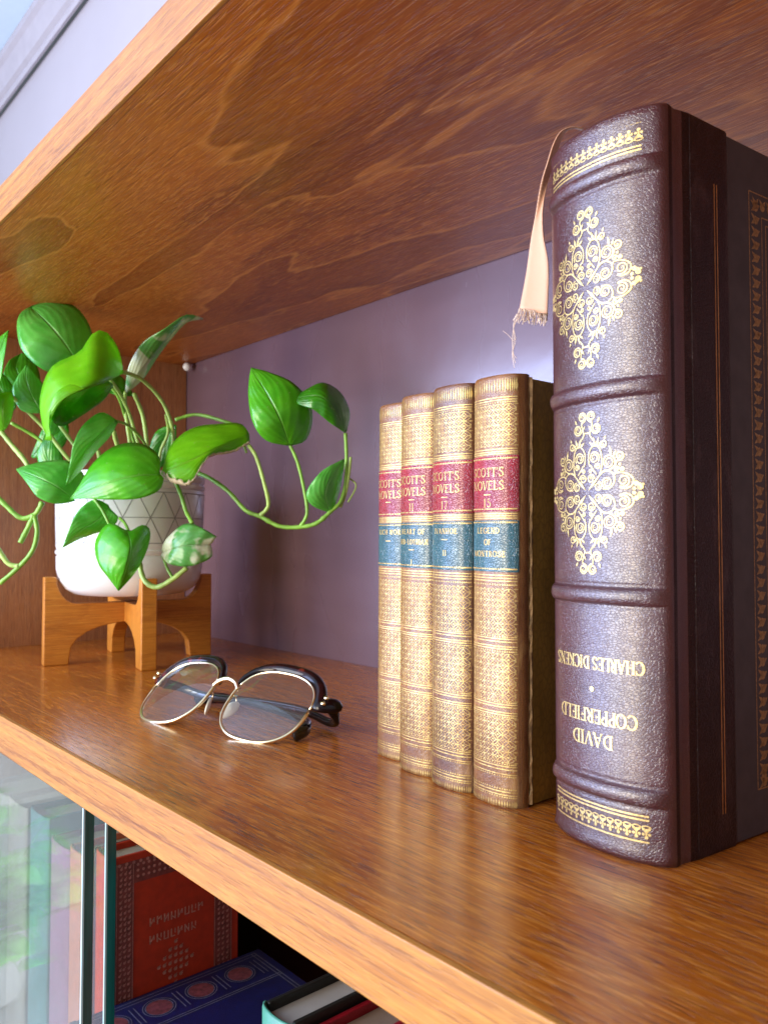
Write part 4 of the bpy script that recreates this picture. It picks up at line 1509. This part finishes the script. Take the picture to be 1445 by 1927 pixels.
# ------------------------------------------------------------------ lower compartment: glass doors and books
def pane(x0, x1, y0, y1, label):
    o = empty('glass_door', ((x0 + x1) / 2, (y0 + y1) / 2, -0.322), label, 'glass door', group='sliding glass doors below the shelf')
    L = o.location
    z0, z1 = 0.0, 0.298
    MB().box(x0 - L.x, x1 - L.x - .0012, y0 - L.y, y1 - L.y, z0, z1).build('glass_pane', M['pane'], o)
    MB().box(x1 - L.x - .0011, x1 - L.x, y0 - L.y + .0009, y1 - L.y - .0001, z0, z1).build('glass_edge', M['glassedge'], o)
    MB().box(x1 - L.x - .0013, x1 - L.x, y0 - L.y - .0001, y0 - L.y + .0008, z0, z1).build('ground_bevel', M['glassbevel'], o)
    return o


pane(-0.80, -0.3765, 0.0040, 0.0092, 'front sliding glass door with green edge at far lower left')
pane(-0.80, -0.3815, 0.0170, 0.0222, 'rear sliding glass door whose green edge borders the orange book')


def shelf_book(x0, x1, y0, y1, z0, z1, cover, label, spine_round=0.004, rz=0.0, paper='paper', extra=None):
    """an upright book, spine facing the front"""
    cx = (x0 + x1) / 2
    o = empty('book', (cx, y0, z0), label, 'book', rz)
    hw = (x1 - x0) / 2
    H = z1 - z0
    D = y1 - y0
    n = 12
    rows = []
    for z in (0, .001, H * .25, H * .5, H * .75, H - .001, H):
        rows.append([(hw * math.sin(R(-90 + 180 * k / n)), 0.004 - (spine_round + (0 if .0005 < z < H - .0005 else -.0006)) * math.cos(R(-90 + 180 * k / n)) ** .8, z) for k in range(n + 1)])
    MB().grid(rows).build('spine', cover, o, smooth=True, solid=0.0012)
    MB().box(hw - .0025, hw, .004, D, 0, H).build('board', cover, o, bevel=.0005)
    MB().box(-hw, -hw + .0025, .004, D, 0, H).build('board', cover, o, bevel=.0005)
    MB().box(-hw + .0027, hw - .0027, .003, D - .004, .003, H - .004).build('page_block', M[paper] if isinstance(paper, str) else paper, o)
    return o, hw, H, D


def cloth(name, c, rough=0.6):
    return plain(name, c, rough, 0.15, 150, bump=0.0001, bscale=1500)


ZB = -0.3249
ob, hw, H, D = shelf_book(-0.5050, -0.4800, 0.060, 0.150, ZB, -0.0935, cloth('orange_red_cloth', (0.52, 0.034, 0.006)), 'orange-red book with a dark patterned border on its cover, beside the rear glass edge')
ZT = H


def cov_map(u, v, off):
    return (hw + off, u, v)


bord = Foil()
bord.q.append([(.0040, ZT - .004), (.0040, .006), (.0155, .006), (.0155, ZT - .004)])
bord.q.append([(D - .0185, ZT - .004), (D - .0185, .006), (D - .0050, .006), (D - .0050, ZT - .004)])
bord.q.append([(.0155, ZT - .004), (.0155, ZT - .018), (D - .0185, ZT - .018), (D - .0185, ZT - .004)])
bo_ = bord.build('cover_border', plain('dark_red_border_print', (0.24, 0.045, 0.035), 0.6, 0.4, 260), ob, cov_map, .00015)
f = Foil()
random.seed(9)
z = .010
while z < ZT - .004:
    for yy in (.0070, .0098, .0126, D - .0150, D - .0118, D - .0084):
        f.dot(yy + random.uniform(-.0003, .0003), z + random.uniform(-.0004, .0004), .0009, 6)
        f.leaf(yy, z, yy + .0013, z + .0016, .0007)
    z += .0034
yy = .018
while yy < D - .020:
    for k in range(3):
        f.dot(yy, ZT - .007 - k * .0036, .0010, 6)
    yy += .0036
for a in (.0045, .0150, D - .0055, D - .0180):
    f.stroke([(a, .006), (a, ZT - .004)], .0004)
for k in range(16):       # bright corner tooling along the head
    f.dot(.0060 + k * .0046, ZT - .0050, .0011, 7)
f.build('border_tooling', plain('pinkish_gilt', (0.66, 0.30, 0.24), 0.4, 0.3, 500, metallic=0.4), bo_, cov_map, .0003)
f = Foil()
random.seed(21)
for row, (zz, n_) in enumerate(((ZT - .0480, 8), (ZT - .0590, 7))):
    for k in range(n_):      # the title is too blurred to read: letter-shaped stamps only
        u0 = .0265 + k * .0048
        f.stroke([(u0, zz), (u0, zz + .0052)], .0009)
        f.stroke([(u0, zz + random.choice((.0004, .0048, .0026))), (u0 + .0026, zz + random.choice((.0004, .0048)))], .0007)
        f.stroke([(u0 + .0026, zz + random.choice((0, .002))), (u0 + .0026, zz + .0050)], .0007)
cu, cv = .0440, ZT - .0755
for i in range(7):
    for j in range(7):
        a, c = (i - 3) / 3, (j - 3) / 3
        if abs(a) + abs(c) < 1.12:
            f.dot(cu + a * .0115, cv + c * .0130, .0013, 6)
            f.leaf(cu + a * .0115 - .0012, cv + c * .0130, cu + a * .0115 + .0018, cv + c * .0130 + .0016, .0009)
f.build('cover_stamping', plain('faded_pink_stamp', (0.62, 0.27, 0.20), 0.5, 0.3, 500), ob, cov_map, .0002)

shelf_book(-0.5500, -0.5240, 0.060, 0.160, ZB, -0.1040, cloth('salmon_cloth', (0.72, 0.20, 0.10)), 'salmon orange spine behind the glass doors, next to the pink one')
shelf_book(-0.5870, -0.5510, 0.060, 0.170, ZB, -0.1085, cloth('pink_mauve_cloth', (0.42, 0.13, 0.24)), 'pink mauve spine behind the front glass door')
shelf_book(-0.6260, -0.5880, 0.058, 0.180, ZB, -0.0965, cloth('teal_grey_cloth', (0.06, 0.22, 0.22)), 'teal grey spine behind the front glass door')
shelf_book(-0.6720, -0.6290, 0.056, 0.180, ZB, -0.0990, cloth('beige_cloth', (0.42, 0.32, 0.26)), 'beige spine behind the glass, left of the teal one')
shelf_book(-0.7300, -0.6740, 0.056, 0.180, ZB, -0.1010, cloth('grey_brown_cloth', (0.30, 0.25, 0.20)), 'grey brown spine at the far lower left behind the glass')
shelf_book(-0.5230, -0.5060, 0.066, 0.150, ZB, -0.1000, cloth('dark_plum_cloth', (0.05, 0.015, 0.03)), 'thin dark plum book pressed against the orange-red book')
shelf_book(-0.7050, -0.6480, 0.190, 0.273, ZB, -0.060, cloth('black_gap_shade', (0.006, 0.006, 0.007)), 'tall black block standing in for the shade behind the orange-red book')  # black block added where only shade fills the gap

# flat-lying blue book on two others
fb = empty('book', (-0.455, 0.10, -0.221), 'navy blue book lying flat with red medallions and gilt lines', 'book')
bx0, bx1, by0, by1 = -0.0240, 0.105, -0.062, 0.066
blue = cloth('navy_cloth', (0.003, 0.005, 0.065), 0.5)
MB().box(bx0, bx1, by0, by1, 0.037, 0.040).build('board', blue, fb, bevel=.0006)
MB().box(bx0, bx1, by0, by1, 0.0, 0.003).build('board', blue, fb, bevel=.0006)
MB().box(bx0 + .003, bx1 - .002, by0 + .004, by1 - .004, 0.0032, 0.0368).build('page_block', M['paper'], fb)
MB().box(bx0 - .0012, bx1, by0 - .0015, by0 + .0025, 0.0, 0.040).build('spine', blue, fb, bevel=.0006)
f = Foil()
g = Foil()
for k, yc in enumerate((-0.045, -0.017, 0.011, 0.039)):
    f.dot(-0.0040, yc, .0078, 20)
    for e in (.0098, .0082):
        g.stroke(arcp(-0.0040, yc, e, e, 0, 360, 22), .0005)
    for yy in (yc + .0125, yc + .0155):
        g.stroke([(-.013, yy), (.006, yy)], .0006)
for xx in (-.0200, -.0170, .0115, .0135):
    g.stroke([(xx, by0 + .006), (xx, by1 - .006)], .0006)
for yy in (by1 - .006, by1 - .0085):
    g.stroke([(-.0200, yy), (bx1 - .006, yy)], .0007)
fm = lambda u, v, o: (u, v, .040 + o)
f.build('red_medallion', plain('dull_red_print', (0.16, 0.035, 0.045), 0.5, 0.4, 300), fb, fm, .0002)
g.build('gilt_line', plain('grey_gilt_print', (0.13, 0.12, 0.17), 0.5, 0.3, 300), fb, fm, .0003)
for k, (cc, nm, lb) in enumerate((((0.05, 0.05, 0.05), 'charcoal_cloth_cover', 'charcoal book lying directly under the navy blue one'), ((0.12, 0.03, 0.02), 'maroon_cloth_cover', 'maroon book lying at the bottom of the flat stack'))):
    o = empty('book', (-0.448 + .01 * k, 0.10, -0.2730 - .0519 * k), lb, 'book')
    cm = cloth(nm, cc)
    hh = .0515
    MB().box(bx0, bx1, by0, by1, hh - .003, hh).build('board', cm, o, bevel=.0006)
    MB().box(bx0, bx1, by0, by1, 0.0, .003).build('board', cm, o, bevel=.0006)
    MB().box(bx0 + .003, bx1 - .002, by0 + .004, by1 - .004, .0032, hh - .0032).build('page_block', M['paper'], o)
    MB().box(bx0 - .0012, bx1, by0 - .0015, by0 + .0025, 0.0, hh).build('spine', cm, o, bevel=.0006)

greyp = plain('grey_page_edges', (0.36, 0.35, 0.31), 0.8, 0.1, 30)
brownp = plain('tan_page_edges', (0.26, 0.20, 0.15), 0.8, 0.1, 30)
go, hw, H, D = shelf_book(-0.2975, -0.2755, 0.050, 0.20, ZB, -0.0972, cloth('black_green_cloth', (0.010, 0.014, 0.012), 0.4), 'green-spined book with dark boards standing under the shelf, grey page tops showing', paper=greyp)
for ch in go.children:
    if ch.name.startswith('spine'):
        ch.data = ch.data.copy()
        ch.data.materials[0] = plain('green_buckram', (0.05, 0.22, 0.16), 0.4, 0.15, 100)
shelf_book(-0.2745, -0.2515, 0.055, 0.19, ZB, -0.1010, cloth('crimson_cloth', (0.30, 0.008, 0.022), 0.4), 'crimson book beside the green-spined one, tan page tops showing', paper=brownp)

tag(MB().box(-3.2, -1.35, -1.6, 0.27, -0.95, -0.9005).build('floor', plain('pale_floor', (0.30, 0.28, 0.27), 0.4, 0.1, 6)), kind='structure')

# ------------------------------------------------------------------ leafy plant in front of the bookcase, seen mirrored in the glass doors
fp = empty('floor_plant', (-1.92, -0.36, -0.90), 'bushy green plant mirrored in the sliding glass at the lower left', 'plant')
random.seed(31)
mb, sm = MB(), MB()
for k in range(26):
    az, el = random.uniform(0, 6.28), random.uniform(.5, 1.45)
    ln_ = random.uniform(.22, .42)
    dv = Vector((math.cos(az) * math.cos(el), math.sin(az) * math.cos(el), math.sin(el)))
    p0 = Vector((random.uniform(-.03, .03), random.uniform(-.03, .03), 0.12))
    pts = [p0 + dv * ln_ * t + Vector((0, 0, -.10 * t * t)) for t in (0, .33, .66, 1)]
    sm.tube(pts, [.005, .004, .003, .0015], 6)
    for t in (.35, .5, .62, .74, .86, .98):
        c = p0 + dv * ln_ * t + Vector((0, 0, -.10 * t * t))
        a2 = random.uniform(0, 6.28)
        out = Vector((math.cos(a2), math.sin(a2), random.uniform(-.5, .5))).normalized()
        sd = out.cross(Vector((0, 0, 1))).normalized()
        L_, W2 = random.uniform(.06, .11), random.uniform(.018, .032)
        rows = []
        for i in range(6):
            u = i / 5
            q = c + out * L_ * u + Vector((0, 0, -.025 * u * u))
            ww = W2 * math.sin(math.pi * min(1, u * .92 + .06)) ** .8
            rows.append([q - sd * ww + Vector((0, 0, ww * .3)), q, q + sd * ww + Vector((0, 0, ww * .3))])
        mb.grid(rows)
mb.uv = [(0.5, 0.5)] * len(mb.v)
mb.build('foliage', M['leaf'], fp, smooth=True, solid=0.0006)
sm.build('stem', M['stem'], fp, smooth=True)
pm = MB()
pm.grid([[(r_ * math.cos(2 * math.pi * k / 40), r_ * math.sin(2 * math.pi * k / 40), z) for k in range(40)] for r_, z in ((0.0, 0), (0.08, 0), (.09, .01), (.115, .17), (.12, .18), (.112, .185), (.10, .16), (0.0, .155))], True)
pm.build('pot', M['ceramic'], fp, smooth=True)
